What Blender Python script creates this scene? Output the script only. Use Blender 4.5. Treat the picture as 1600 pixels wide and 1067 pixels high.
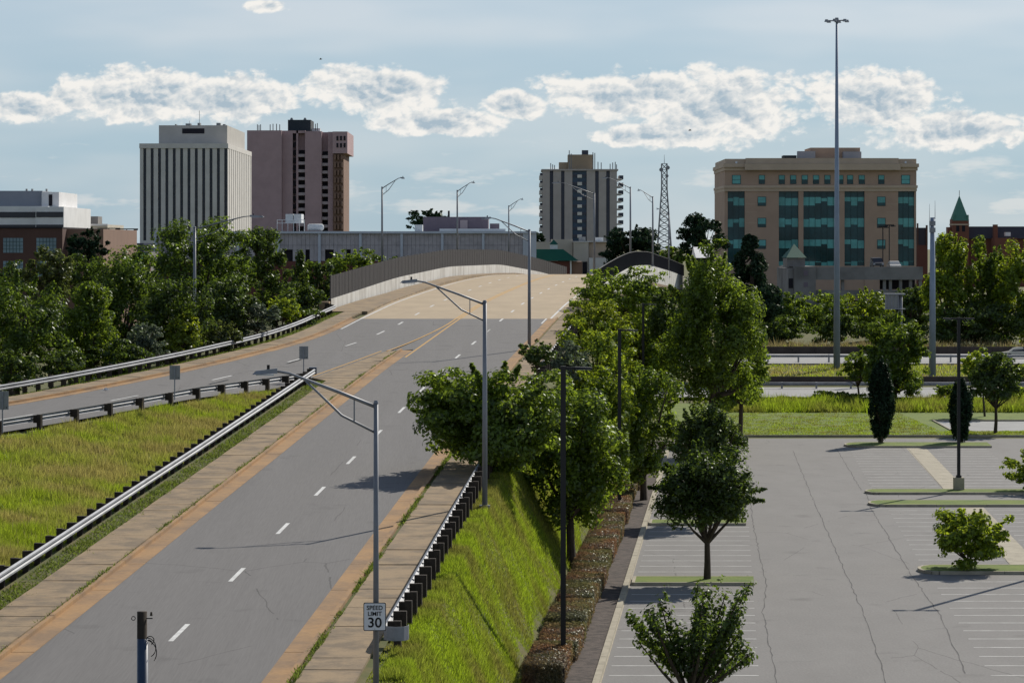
import bpy, math, random
import numpy as np
from mathutils import Vector
random.seed(7); RNG = np.random.default_rng(7)
for o in list(bpy.data.objects): bpy.data.objects.remove(o)
SC = bpy.context.scene; COL = SC.collection
F, H, HOR = 4500.0, 16.0, 385.0            # focal length in photo pixels, camera height, horizon row
# ------------------------------------------------------------------ camera
cd = bpy.data.cameras.new('camera'); cam = bpy.data.objects.new('camera', cd); COL.objects.link(cam)
cam.location = (0, 0, H); cam.rotation_euler = (math.radians(90), 0, 0)
cd.sensor_width = 36; cd.lens = F/1600*36; cd.shift_y = -(533.5-HOR)/1600; cd.clip_start = 1; cd.clip_end = 20000
SC.camera = cam
# ------------------------------------------------------------------ sky and sun
SUN_EL, SUN_AZ = 35.0, 31.0               # azimuth measured from +Y towards +X
SUN_STRENGTH, SKY_STRENGTH, EXPOSURE = 5.0, 0.085, 0.0
W = bpy.data.worlds.new('World'); SC.world = W; W.use_nodes = True
nt = W.node_tree; nt.nodes.clear()
def N(tree, t, **kw):
    n = tree.nodes.new(t)
    for k, v in kw.items(): setattr(n, k, v)
    return n
def mth(tree, op, a, b=None, c=None, clamp=False):
    n = N(tree, 'ShaderNodeMath', operation=op, use_clamp=clamp)
    for i, v in enumerate((a, b, c)):
        if v is None: continue
        if isinstance(v, (int, float)): n.inputs[i].default_value = v
        else: tree.links.new(v, n.inputs[i])
    return n.outputs[0]
def build_sky():
    L = nt.links.new
    out = N(nt, 'ShaderNodeOutputWorld'); bg = N(nt, 'ShaderNodeBackground'); bg.inputs[1].default_value = SKY_STRENGTH
    sky = N(nt, 'ShaderNodeTexSky', sky_type='NISHITA', sun_disc=False)
    sky.sun_elevation = math.radians(SUN_EL); sky.sun_rotation = math.radians(SUN_AZ)
    sky.air_density = 1.0; sky.dust_density = 0.6; sky.ozone_density = 2.5; sky.altitude = 20
    tc = N(nt, 'ShaderNodeTexCoord'); sp = N(nt, 'ShaderNodeSeparateXYZ'); L(tc.outputs['Generated'], sp.inputs[0])
    az = mth(nt, 'MULTIPLY', mth(nt, 'ARCTAN2', sp.outputs[0], sp.outputs[1]), 57.2958)
    el = mth(nt, 'MULTIPLY', mth(nt, 'ARCSINE', sp.outputs[2]), 57.2958)
    def noise(sx, sy, off, det, rough, scale=1.0, dist=0.0):
        cb = N(nt, 'ShaderNodeCombineXYZ')
        L(mth(nt, 'MULTIPLY_ADD', az, sx, off), cb.inputs[0]); L(mth(nt, 'MULTIPLY_ADD', el, sy, off*.7), cb.inputs[1]); cb.inputs[2].default_value = off*.31
        n = N(nt, 'ShaderNodeTexNoise'); n.inputs['Scale'].default_value = scale; n.inputs['Detail'].default_value = det
        n.inputs['Roughness'].default_value = rough; n.inputs['Distortion'].default_value = dist
        L(cb.outputs[0], n.inputs['Vector']); return n.outputs[0]
    def smooth(v, a, b):
        m = N(nt, 'ShaderNodeMapRange', interpolation_type='SMOOTHSTEP'); m.inputs[1].default_value = a; m.inputs[2].default_value = b
        L(v, m.inputs[0]); return m.outputs[0]
    # where the cumulus stand: (azimuth, elevation, half width, half height) in degrees
    E = None
    for (a, e, ra, re) in ((-7.5, 2.95, 1.9, .52), (-5.6, 2.95, 1.5, .5), (-9.6, 2.7, .9, .3), (-2.75, 3.1, 1.7, .48), (-1.3, 2.45, 1.5, .26), (.1, 2.8, .7, .3),
                           (2.4, 3.0, 2.1, .5), (4.2, 2.75, 1.9, .75), (3.0, 2.2, 1.6, .25), (7.2, 2.85, 1.6, .62), (8.7, 2.3, 2.2, .4), (-4.85, 4.75, .5, .14),
                           (14.5, 2.6, 2.6, .8), (-14, 2.9, 2.6, .7), (20, 3.4, 3, .9), (-20, 3.2, 3.2, .9)):
        dx = mth(nt, 'DIVIDE', mth(nt, 'SUBTRACT', az, a), ra); dy = mth(nt, 'DIVIDE', mth(nt, 'SUBTRACT', el, e), re*1.12)
        r = mth(nt, 'SUBTRACT', 1.0, mth(nt, 'SQRT', mth(nt, 'ADD', mth(nt, 'MULTIPLY', dx, dx), mth(nt, 'MULTIPLY', dy, dy))))
        E = r if E is None else mth(nt, 'MAXIMUM', E, r)
    gen = mth(nt, 'MULTIPLY_ADD', noise(.10, .2, 40, 2, .5), 5.0, -3.1)     # cumulus scattered over the rest of the sky
    gen = mth(nt, 'SUBTRACT', gen, mth(nt, 'MULTIPLY', smooth(el, 7.0, 4.5), 3.0))
    E = mth(nt, 'MAXIMUM', E, gen); E = mth(nt, 'MAXIMUM', E, -1.2)
    n1 = noise(1.0, 1.6, 11, 6, .6, 1.1, 0)
    def puffs(da, de):             # cauliflower lobes: inverted fractal cells over a warped grid
        cb = N(nt, 'ShaderNodeCombineXYZ'); wz = mth(nt, 'MULTIPLY_ADD', n1, .5, 0)
        L(mth(nt, 'ADD', mth(nt, 'MULTIPLY_ADD', az, 1.0, 5+da), wz), cb.inputs[0]); L(mth(nt, 'ADD', mth(nt, 'MULTIPLY_ADD', el, 1.45, 3+de), wz), cb.inputs[1])
        v = N(nt, 'ShaderNodeTexVoronoi', feature='F1', voronoi_dimensions='2D'); v.normalize = True
        for nm, val in (('Scale', 1.7), ('Detail', 3.0), ('Roughness', .55), ('Lacunarity', 2.1)): v.inputs[nm].default_value = val
        L(cb.outputs[0], v.inputs['Vector']); return mth(nt, 'SUBTRACT', 1.0, v.outputs['Distance'])
    p0 = puffs(0, 0); p1 = puffs(.07, .13)
    base = mth(nt, 'ADD', mth(nt, 'MULTIPLY', E, 1.6), mth(nt, 'MULTIPLY_ADD', n1, 2.1, -1.12))
    D = mth(nt, 'ADD', base, mth(nt, 'MULTIPLY_ADD', p0, 1.5, -.98))
    mask = smooth(D, -.02, .48)
    rel = mth(nt, 'SUBTRACT', p0, p1)
    lit = mth(nt, 'ADD', mth(nt, 'MULTIPLY', rel, 2.9), mth(nt, 'MULTIPLY_ADD', smooth(D, 1.7, .1), .8, .2), clamp=True)
    cr = N(nt, 'ShaderNodeMix', data_type='RGBA'); k = 1/SKY_STRENGTH
    cr.inputs[6].default_value = (.40*k, .50*k, .58*k, 1); cr.inputs[7].default_value = (.90*k, .88*k, .84*k, 1); L(lit, cr.inputs[0])
    # thin high veil and low streaks
    haze = mth(nt, 'MULTIPLY_ADD', smooth(el, 35.0, 6.0), .7, .08)          # thin high overcast, thicker towards the horizon
    pale = mth(nt, 'MULTIPLY', smooth(noise(.13, .6, 3, 3, .55), .36, .70), .6)
    pale = mth(nt, 'ADD', pale, mth(nt, 'MULTIPLY', smooth(el, 2.2, 5.4), .55), clamp=True)
    low = mth(nt, 'MULTIPLY', smooth(noise(.5, 1.9, 23, 4, .62), .5, .68), mth(nt, 'MULTIPLY', smooth(el, 2.9, 1.6), .95))
    pale = mth(nt, 'MAXIMUM', pale, low); veil = haze
    vc = N(nt, 'ShaderNodeMix', data_type='RGBA'); vc.inputs[6].default_value = (.37*k, .52*k, .64*k, 1); vc.inputs[7].default_value = (.64*k, .69*k, .74*k, 1); L(pale, vc.inputs[0])
    mv = N(nt, 'ShaderNodeMix', data_type='RGBA'); L(vc.outputs[2], mv.inputs[7])
    tint = N(nt, 'ShaderNodeMix', data_type='RGBA', blend_type='MULTIPLY'); tint.inputs[0].default_value = 1; tint.inputs[7].default_value = (.72, .85, 1.0, 1)
    L(sky.outputs[0], tint.inputs[6]); L(tint.outputs[2], mv.inputs[6]); L(veil, mv.inputs[0])
    mc = N(nt, 'ShaderNodeMix', data_type='RGBA'); L(mv.outputs[2], mc.inputs[6]); L(cr.outputs[2], mc.inputs[7]); L(mask, mc.inputs[0])
    L(mc.outputs[2], bg.inputs[0]); L(bg.outputs[0], out.inputs[0])
build_sky()
sd = bpy.data.lights.new('sun', 'SUN'); sd.energy = SUN_STRENGTH; sd.angle = math.radians(.5); sd.color = (1, .93, .82)
sun = bpy.data.objects.new('sun', sd); COL.objects.link(sun)
ce = math.cos(math.radians(SUN_EL))
SUND = Vector((ce*math.sin(math.radians(SUN_AZ)), ce*math.cos(math.radians(SUN_AZ)), math.sin(math.radians(SUN_EL))))
sun.rotation_euler = SUND.to_track_quat('Z', 'Y').to_euler(); sun.location = (50, 80, 120)
SC.cycles.max_bounces = 4; SC.cycles.diffuse_bounces = 2; SC.cycles.glossy_bounces = 2; SC.cycles.transmission_bounces = 2
vs = SC.view_settings; vs.view_transform = 'Standard'; vs.look = 'None'; vs.exposure = EXPOSURE; vs.gamma = 1; vs.use_curve_mapping = False
# ------------------------------------------------------------------ materials
def srgb(r, g, b): return tuple(((c/255)/12.92 if c/255 <= .04045 else ((c/255+.055)/1.055)**2.4) for c in (r, g, b))
def mat(name, col, rough=.85, var=.25, scale=1.5, fine=18, bump=.0, col2=None, metal=0, stretch=(1, 1, 1), island=0, spec=.3, lo=.42, hi=.62, world=True):
    m = bpy.data.materials.new(name); m.use_nodes = True; t = m.node_tree; L = t.links.new; t.nodes.clear()
    o = N(t, 'ShaderNodeOutputMaterial'); b = N(t, 'ShaderNodeBsdfPrincipled'); L(b.outputs[0], o.inputs[0])
    b.inputs['Roughness'].default_value = rough; b.inputs['Metallic'].default_value = metal; b.inputs['Specular IOR Level'].default_value = spec
    geo = N(t, 'ShaderNodeNewGeometry'); mp = N(t, 'ShaderNodeMapping'); mp.inputs['Scale'].default_value = stretch
    if world: L(geo.outputs['Position'], mp.inputs[0])
    else:
        tc = N(t, 'ShaderNodeTexCoord'); L(tc.outputs['Object'], mp.inputs[0])
    n1 = N(t, 'ShaderNodeTexNoise'); n1.inputs['Scale'].default_value = scale; n1.inputs['Detail'].default_value = 6; n1.inputs['Roughness'].default_value = .65; L(mp.outputs[0], n1.inputs['Vector'])
    n2 = N(t, 'ShaderNodeTexNoise'); n2.inputs['Scale'].default_value = fine; n2.inputs['Detail'].default_value = 3; L(mp.outputs[0], n2.inputs['Vector'])
    mr = N(t, 'ShaderNodeMapRange'); mr.inputs[1].default_value = lo; mr.inputs[2].default_value = hi; L(n1.outputs[0], mr.inputs[0])
    mx = N(t, 'ShaderNodeMix', data_type='RGBA'); c2 = col2 or tuple(c*(1-var) for c in col)
    mx.inputs[6].default_value = (*col, 1); mx.inputs[7].default_value = (*c2, 1); L(mr.outputs[0], mx.inputs[0])
    f = mth(t, 'MULTIPLY_ADD', n2.outputs[0], var*1.4, 1-var*.7)
    if island: f = mth(t, 'MULTIPLY', f, mth(t, 'MULTIPLY_ADD', geo.outputs['Random Per Island'], island, 1-island/2))
    hs = N(t, 'ShaderNodeMix', data_type='RGBA', blend_type='MULTIPLY'); hs.inputs[0].default_value = 1
    cb = N(t, 'ShaderNodeCombineColor'); [L(f, cb.inputs[i]) for i in range(3)]
    L(mx.outputs[2], hs.inputs[6]); L(cb.outputs[0], hs.inputs[7]); L(hs.outputs[2], b.inputs['Base Color'])
    if bump:
        bp = N(t, 'ShaderNodeBump'); bp.inputs['Strength'].default_value = bump; bp.inputs['Distance'].default_value = .02; L(n2.outputs[0], bp.inputs['Height']); L(bp.outputs[0], b.inputs['Normal'])
    return m
def leafmat(name, col, trans, gloss=.12, var=.55, patch=None, pscale=.25, tmix=.42):
    m = bpy.data.materials.new(name); m.use_nodes = True; t = m.node_tree; L = t.links.new; t.nodes.clear()
    o = N(t, 'ShaderNodeOutputMaterial'); geo = N(t, 'ShaderNodeNewGeometry')
    rnd = geo.outputs['Random Per Island']
    f = mth(t, 'MULTIPLY_ADD', rnd, var*2, 1-var)
    def tinted(c, pc):
        mx = N(t, 'ShaderNodeMix', data_type='RGBA', blend_type='MULTIPLY'); mx.inputs[0].default_value = 1
        cb = N(t, 'ShaderNodeCombineColor'); [L(f, cb.inputs[i]) for i in range(3)]
        L(cb.outputs[0], mx.inputs[7])
        if pc:
            n = N(t, 'ShaderNodeTexNoise'); n.inputs['Scale'].default_value = pscale; n.inputs['Detail'].default_value = 5; L(geo.outputs['Position'], n.inputs['Vector'])
            mr = N(t, 'ShaderNodeMapRange'); mr.inputs[1].default_value = .4; mr.inputs[2].default_value = .62; L(n.outputs[0], mr.inputs[0])
            m2 = N(t, 'ShaderNodeMix', data_type='RGBA'); m2.inputs[6].default_value = (*c, 1); m2.inputs[7].default_value = (*pc, 1); L(mr.outputs[0], m2.inputs[0]); L(m2.outputs[2], mx.inputs[6])
        else: mx.inputs[6].default_value = (*c, 1)
        return mx.outputs[2]
    p2 = tuple(c*1.7 for c in patch) if patch else None
    d = N(t, 'ShaderNodeBsdfDiffuse'); L(tinted(col, patch), d.inputs[0])
    tr = N(t, 'ShaderNodeBsdfTranslucent'); L(tinted(trans, p2), tr.inputs[0])
    g = N(t, 'ShaderNodeBsdfGlossy'); g.inputs['Roughness'].default_value = .38; g.inputs[0].default_value = (.8, .85, .8, 1)
    a = N(t, 'ShaderNodeMixShader'); a.inputs[0].default_value = tmix; L(d.outputs[0], a.inputs[1]); L(tr.outputs[0], a.inputs[2])
    s = N(t, 'ShaderNodeMixShader'); s.inputs[0].default_value = gloss*.22; L(a.outputs[0], s.inputs[1]); L(g.outputs[0], s.inputs[2]); L(s.outputs[0], o.inputs[0])
    return m
def glassmat(name, col, rough=.06, var=.5, scale=.15):
    m = mat(name, col, rough, var, scale, 1.0, spec=.8); return m
def asphalt(name, col, stretch):
    m = mat(name, col, .92, .26, .5, 11, .3, lo=.3, hi=.75, stretch=stretch, col2=tuple(c*.86 for c in col)); t = m.node_tree; L = t.links.new
    b = [n for n in t.nodes if n.type == 'BSDF_PRINCIPLED'][0]; src = b.inputs['Base Color'].links[0].from_socket
    geo = N(t, 'ShaderNodeNewGeometry'); mp = N(t, 'ShaderNodeMapping'); mp.inputs['Scale'].default_value = (1, .45, 1); L(geo.outputs['Position'], mp.inputs[0])
    v = N(t, 'ShaderNodeTexVoronoi', feature='DISTANCE_TO_EDGE'); v.inputs['Scale'].default_value = .16      # hairline cracks, broken up by a noise
    w = N(t, 'ShaderNodeTexNoise'); w.inputs['Scale'].default_value = .8; w.inputs['Detail'].default_value = 6; L(mp.outputs[0], w.inputs['Vector'])
    add = N(t, 'ShaderNodeMix', data_type='VECTOR'); add.inputs[0].default_value = .25; L(mp.outputs[0], add.inputs[4]); L(w.outputs['Color'], add.inputs[5]); L(add.outputs[1], v.inputs['Vector'])
    n = N(t, 'ShaderNodeTexNoise'); n.inputs['Scale'].default_value = .13; n.inputs['Detail'].default_value = 3; L(geo.outputs['Position'], n.inputs['Vector'])
    ck = mth(t, 'MULTIPLY', mth(t, 'LESS_THAN', v.outputs[0], .0022), mth(t, 'GREATER_THAN', n.outputs[0], .52))
    st = N(t, 'ShaderNodeTexNoise'); st.inputs['Scale'].default_value = .5; st.inputs['Detail'].default_value = 4; L(geo.outputs['Position'], st.inputs['Vector'])
    mr = N(t, 'ShaderNodeMapRange'); mr.inputs[1].default_value = .62; mr.inputs[2].default_value = .75; L(st.outputs[0], mr.inputs[0])
    f = mth(t, 'SUBTRACT', 1.0, mth(t, 'ADD', mth(t, 'MULTIPLY', ck, .38), mth(t, 'MULTIPLY', mr.outputs[0], .22)))
    cb = N(t, 'ShaderNodeCombineColor'); [L(f, cb.inputs[i]) for i in range(3)]
    mx = N(t, 'ShaderNodeMix', data_type='RGBA', blend_type='MULTIPLY'); mx.inputs[0].default_value = 1; L(src, mx.inputs[6]); L(cb.outputs[0], mx.inputs[7]); L(mx.outputs[2], b.inputs['Base Color']); return m
M = {}
M['asphalt'] = asphalt('road asphalt', srgb(109, 107, 105), (1.6, .05, 1))
M['lot'] = asphalt('parking asphalt', srgb(123, 121, 118), (1, .35, 1))
M['highway'] = mat('highway concrete', srgb(150, 150, 148), .9, .15, .3, 12)
M['deck'] = mat('bridge deck concrete', srgb(172, 154, 127), .9, .16, .5, 14, .1, stretch=(1, .4, 1), lo=.35, hi=.7)
M['gutter'] = mat('rusty gutter concrete', srgb(158, 125, 86), .92, .3, .45, 7, .2, col2=srgb(132, 108, 82))
M['walk'] = mat('weathered sidewalk concrete', srgb(146, 126, 98), .92, .28, .8, 14, .15, col2=srgb(116, 102, 83))
M['kerb'] = mat('kerb concrete', srgb(165, 157, 138), .9, .22, 1.2, 14, .1)
M['white_line'] = mat('white road paint', srgb(208, 208, 204), .8, .22, 2.5, 20)
M['stall_paint'] = mat('worn stall paint', srgb(205, 205, 200), .85, .3, 1.2, 12, col2=srgb(165, 164, 160))
M['yellow_line'] = mat('yellow road paint', srgb(196, 152, 78), .8, .22, 2.5, 20)
M['crack'] = mat('dark crack filler', srgb(82, 81, 80), .9, .35, 2, 20)
M['soil'] = mat('grassy soil', srgb(78, 84, 38), .95, .4, .35, 7, .4, col2=srgb(98, 92, 52))
M['lawn'] = mat('mown lawn', srgb(104, 118, 44), .95, .3, .5, 9, .5, col2=srgb(84, 104, 36))
M['mulch'] = mat('dark bark mulch', srgb(84, 74, 68), .95, .6, 2.5, 12, .8)
M['galv'] = mat('galvanised steel', srgb(146, 149, 154), .6, .3, .5, 5, metal=.15, spec=.35)
M['polegrey'] = mat('grey light pole steel', srgb(132, 135, 141), .55, .25, .8, 10, stretch=(1, 1, .3), metal=.3, spec=.5)
M['bluepole'] = mat('pale steel mast', srgb(135, 148, 166), .5, .1, .5, 6, metal=.2)
M['blackpole'] = mat('black painted steel', srgb(17, 17, 19), .6, .1, 1, 8, spec=.5)
M['wood'] = mat('creosoted timber post', srgb(62, 54, 46), .95, .4, 3, 18, .4, stretch=(1, 1, .3))
M['bluepipe'] = mat('dark blue conduit', srgb(40, 58, 82), .35, .15, 2, 8, spec=.5)
M['signback'] = mat('aluminium sign back', srgb(140, 142, 142), .55, .1, 3, 10, metal=.3)
M['signwhite'] = mat('white sign sheeting', srgb(215, 218, 222), .5, .05, 3, 10)
M['black'] = mat('black paint', srgb(22, 22, 26), .5, .1)
M['lens'] = mat('lamp lens', srgb(190, 195, 200), .2, .05)
M['parapet'] = mat('pale parapet concrete', srgb(208, 207, 202), .9, .16, .8, 8, stretch=(1, 1, .25), col2=srgb(180, 177, 170))
M['stained'] = mat('stained concrete', srgb(150, 128, 100), .9, .4, .8, 6, stretch=(1, 1, .2), col2=srgb(100, 84, 66))
M['fence'] = mat('dark fence board', srgb(46, 44, 47), .8, .2, 1, 10, island=.3)
M['fencepost'] = mat('dark fence post', srgb(46, 46, 50), .7, .2)
M['bark'] = mat('grey brown bark', srgb(78, 68, 58), .95, .4, 4, 20, .6, stretch=(1, 1, .3))
M['trash'] = mat('white litter', srgb(225, 225, 225), .6, .1)
LM = {}
LM['mid'] = leafmat('mid green leaves', (.070, .108, .014), (.29, .40, .03))
LM['dark'] = leafmat('dark green leaves', (.042, .066, .015), (.14, .21, .022))
LM['deep'] = leafmat('deep evergreen needles', (.016, .034, .016), (.025, .055, .018), tmix=.25, gloss=.06)
LM['light'] = leafmat('light green leaves', (.10, .15, .015), (.42, .52, .03))
LM['yellow'] = leafmat('yellow green leaves', (.11, .145, .016), (.40, .48, .03))
LM['olive'] = leafmat('olive leaves', (.06, .075, .022), (.16, .2, .04))
LM['bankleaf'] = leafmat('bank tree leaves', (.05, .082, .014), (.19, .28, .025))
LM['grey'] = leafmat('grey green leaves', (.085, .105, .075), (.13, .17, .09))
LM['hedge'] = leafmat('brownish hedge leaves', (.20, .12, .075), (.30, .17, .09), patch=(.12, .115, .05), pscale=.5, tmix=.3)
LM['grass'] = leafmat('tall meadow grass', (.115, .165, .016), (.36, .46, .03), gloss=.08, patch=(.24, .21, .06), pscale=.24, tmix=.5)
LM['bank'] = leafmat('bank grass', (.11, .16, .013), (.33, .45, .025), gloss=.08, patch=(.15, .15, .03), pscale=.28, tmix=.5)
LM['reed'] = leafmat('dry reeds', (.16, .13, .07), (.3, .25, .11), gloss=.03)
LM['weed'] = leafmat('kerb weeds', (.07, .10, .02), (.2, .26, .04), gloss=.05)
# ------------------------------------------------------------------ mesh helpers
def new_obj(name, me, m, parent=None):
    o = bpy.data.objects.new(name, me); COL.objects.link(o)
    if m is not None and me is not None and not me.materials: me.materials.append(m)
    if parent: o.parent = parent; o.matrix_parent_inverse = PINV(parent)
    return o
def PINV(p):
    from mathutils import Matrix
    return Matrix.Translation(-p.location) if p.type == 'EMPTY' or True else None
class MB:
    def __init__(s): s.v = []; s.f = []
    def add(s, vs, fs):
        k = len(s.v); s.v += [tuple(v) for v in vs]; s.f += [tuple(i+k for i in f) for f in fs]; return s
    def box(s, x0, x1, y0, y1, z0, z1):
        return s.add([(x0,y0,z0),(x1,y0,z0),(x1,y1,z0),(x0,y1,z0),(x0,y0,z1),(x1,y0,z1),(x1,y1,z1),(x0,y1,z1)], [(0,3,2,1),(4,5,6,7),(0,1,5,4),(1,2,6,5),(2,3,7,6),(3,0,4,7)])
    def hexa(s, b, t):   # bottom quad and top quad, any shape
        return s.add(list(b)+list(t), [(0,3,2,1),(4,5,6,7),(0,1,5,4),(1,2,6,5),(2,3,7,6),(3,0,4,7)])
    def tube(s, pts, rad, n=8):
        pts = [Vector(p) for p in pts]; rad = rad if isinstance(rad, (list, tuple)) else [rad]*len(pts); vs = []; fs = []
        for i, p in enumerate(pts):
            d = (pts[min(i+1, len(pts)-1)]-pts[max(i-1, 0)]).normalized()
            a = d.cross(Vector((0, 0, 1))) if abs(d.z) < .9 else d.cross(Vector((1, 0, 0)))
            a.normalize(); b = d.cross(a)
            for j in range(n):
                q = 2*math.pi*j/n; vs.append(p+(a*math.cos(q)+b*math.sin(q))*rad[i])
        for i in range(len(pts)-1):
            for j in range(n): fs.append((i*n+j, i*n+(j+1) % n, (i+1)*n+(j+1) % n, (i+1)*n+j))
        fs.append(tuple(range(n))[::-1]); fs.append(tuple((len(pts)-1)*n+j for j in range(n)))
        return s.add(vs, fs)
    def sweep(s, path, prof, side=None):   # prof: (across, up); path points with across direction from the path in plan
        m = len(prof); vs = []; fs = []
        for i, p in enumerate(path):
            a, b = path[max(i-1, 0)], path[min(i+1, len(path)-1)]; dx, dy = b[0]-a[0], b[1]-a[1]; l = math.hypot(dx, dy) or 1
            nx, ny = dy/l, -dx/l
            for (u, w) in prof: vs.append((p[0]+nx*u, p[1]+ny*u, p[2]+w))
        for i in range(len(path)-1):
            for j in range(m-1): fs.append((i*m+j, i*m+j+1, (i+1)*m+j+1, (i+1)*m+j))
        return s.add(vs, fs)
    def mesh(s, name, smooth=False):
        me = bpy.data.meshes.new(name); me.from_pydata(s.v, [], s.f); me.update()
        if smooth: me.polygons.foreach_set('use_smooth', [True]*len(me.polygons))
        return me
    def build(s, name, m, parent=None, smooth=False): return new_obj(name, s.mesh(name, smooth), m, parent)
def tag(o, label=None, cat=None, group=None, kind=None):
    if label: o['label'] = label
    if cat: o['category'] = cat
    if group: o['group'] = group
    if kind: o['kind'] = kind
    return o
def empty(name, loc, label=None, cat=None, group=None, kind=None):
    o = bpy.data.objects.new(name, None); COL.objects.link(o); o.location = loc; o.empty_display_size = .3
    return tag(o, label, cat, group, kind)
def struct(name, mb, m, label=None, parent=None): return tag(mb.build(name, m, parent), label, None, None, None if parent else 'structure')
def P(px, py, Y): return Vector(((px-800)/F*Y, Y, H+(HOR-py)/F*Y))
def smoothed(ys, vs, w=14):
    g = np.arange(ys[0], ys[-1]+.01, 1.0); v = np.interp(g, ys, vs); k = np.ones(2*w+1)/(2*w+1)
    vp = np.concatenate([v[0]+(v[0]-v[1:w+1][::-1]), v, v[-1]+(v[-1]-v[-w-1:-1][::-1])]); v2 = np.convolve(vp, k, 'valid')
    return lambda y: np.interp(y, g, v2)
# ------------------------------------------------------------------ alignment of the roads (Y is distance from the camera)
RX = smoothed([20, 90, 102, 114, 139, 163, 188, 212, 236, 261, 285, 310, 334, 358, 385, 420, 460, 500], [-14, -10.4, -9.77, -9.13, -7.77, -6.27, -4.67, -2.83, -.89, .98, 2.85, 4.75, 6.68, 8.7, 11.6, 16.2, 23, 31])
RZ = smoothed([20, 90, 102, 114, 139, 163, 188, 212, 236, 261, 285, 310, 334, 358, 385, 420, 460, 500], [1.7, 3.94, 4.35, 4.79, 5.70, 6.72, 7.87, 8.89, 9.96, 10.84, 11.38, 11.84, 12.22, 12.42, 12.3, 11.2, 9.2, 7.0], 7)
LX = smoothed([90, 115, 130, 144, 160, 176, 193, 210, 222, 238, 262], [-48, -37.5, -31.5, -26.2, -21.4, -17.6, -14.5, -11.7, -10.0, -8.75, -7.0], 7)
LZ = smoothed([90, 115, 130, 144, 160, 176, 193, 210, 222, 238, 262], [5.8, 6.5, 6.9, 7.2, 7.57, 7.98, 8.37, 8.86, 9.35, 10.03, 10.87], 5)
KX = lambda Y: 3.25+.0757*(Y-106)            # west kerb of the car park
HX = lambda Y: KX(Y)-2.75                     # west edge of the hedge bed
def ground_z(X, Y):
    """height of the natural ground; roads are laid on it as their own sheets"""
    rx, rz = float(RX(Y)), float(RZ(Y)); hx = HX(Y)
    town = 0.0 if Y < 400 else min(6.0, (Y-400)*.06)
    if Y > 290 or Y < 20:
        base = town
        if Y > 290 and 326 < Y < 358: base = .3+1.2*(Y-326)/32
        elif 358 <= Y <= 400: base = 1.5
        if Y > 400: base = max(1.5, town)
        if X < -45 and Y > 290: base = max(base, 3.0)
        return base-.06
    fall = 1.0 if Y < 268 else max(0.0, 1-(Y-268)/22)
    if Y < 212:
        lx, lz = float(LX(max(Y, 90))), float(LZ(max(Y, 90)))
        lr = min(lx+4.2, rx-7.5); q = min(1, max(0, (Y-158)/22)); q = q*q*(3-2*q); ze = lz*(1-q)+rz*q
        xs = [lx-30, lx-16, lx-7.2, lx-3.9, lr, rx-7.2, rx-6.5, rx+7.75, hx-.2, hx+.5, 400]
        zs = [3.0, lz-3.2, lz-.12, lz-.2, ze-.14, rz-.06, rz-.1, rz-.05, .12, -.05, -.05]
    else:
        xs = [rx-42, rx-26, rx-16.5, rx-14, rx+6.9, max(hx-.2, rx+12), max(hx+.5, rx+12.7), 400]
        zs = [3.0, rz*fall-2.2*fall, (rz-.15)*fall, (rz-.15)*fall, (rz-.15)*fall, .12, -.05, -.05]
    for i in range(1, len(xs)): xs[i] = max(xs[i], xs[i-1]+.05)
    return float(np.interp(X, xs, zs))
def build_ground():
    xs = np.unique(np.concatenate([np.arange(-75, -30, 3), np.arange(-30, 30, .7), np.arange(30, 130, 6)])); ys = np.concatenate([np.arange(20, 300, 2.0), np.arange(300, 521, 4)])
    mb = MB(); nx = len(xs)
    mb.v = [(float(x), float(y), ground_z(float(x), float(y))) for y in ys for x in xs]
    mb.f = [(j*nx+i, j*nx+i+1, (j+1)*nx+i+1, (j+1)*nx+i) for j in range(len(ys)-1) for i in range(nx-1)]
    # outer skirt to the horizon
    x0, x1, y0, y1 = float(xs[0]), float(xs[-1]), float(ys[0]), float(ys[-1])
    mb.add([(-6000, -500, -1), (6000, -500, -1), (6000, y0, -1), (-6000, y0, -1)], [(0, 1, 2, 3)])
    mb.add([(-6000, y0, 2.5), (x0, y0, 2.5), (x0, y1, 2.9), (-6000, y1, 4)], [(0, 1, 2, 3)])
    mb.add([(x1, y0, -.08), (6000, y0, -.08), (6000, y1, 5.9), (x1, y1, 5.9)], [(0, 1, 2, 3)])
    mb.add([(-6000, y1, 5.9), (6000, y1, 5.9), (9000, 9000, 6), (-9000, 9000, 6)], [(0, 1, 2, 3)])
    struct('ground', mb, M['soil'])
build_ground()
# ------------------------------------------------------------------ road surfaces
def strip(fx0, fx1, fz, y0, y1, step=3.0, thick=0.0, mb=None):
    """sheet (or slab) between two edges, following the road"""
    mb = mb or MB(); ys = list(np.arange(y0, y1, step))+[y1]; vs = []; fs = []
    for y in ys: vs += [(float(fx0(y)), y, float(fz(y))), (float(fx1(y)), y, float(fz(y)))]
    for i in range(len(ys)-1): fs.append((2*i, 2*i+1, 2*i+3, 2*i+2))
    mb.add(vs, fs)
    if thick:
        n = len(vs); vs2 = [(x, y, z-thick) for x, y, z in vs]; k = len(mb.v)-n
        mb.v += vs2; q = k+n; m = len(ys)
        for i in range(m-1):
            mb.f += [(k+2*i+2, q+2*i+2, q+2*i, k+2*i), (k+2*i+1, q+2*i+1, q+2*i+3, k+2*i+3), (q+2*i+2, q+2*i+3, q+2*i+1, q+2*i)]
        mb.f += [(k, q, q+1, k+1), (k+2*m-1, q+2*m-1, q+2*m-2, k+2*m-2)]
    return mb
off = lambda f, d: (lambda y: f(y)+d)
rl = lambda y: float(RX(y))-3.75
ramp_r = lambda y: min(float(LX(y))+3.9, rl(y)-(0 if y >= 206 else .9)) if y < 206 else rl(y)
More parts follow.
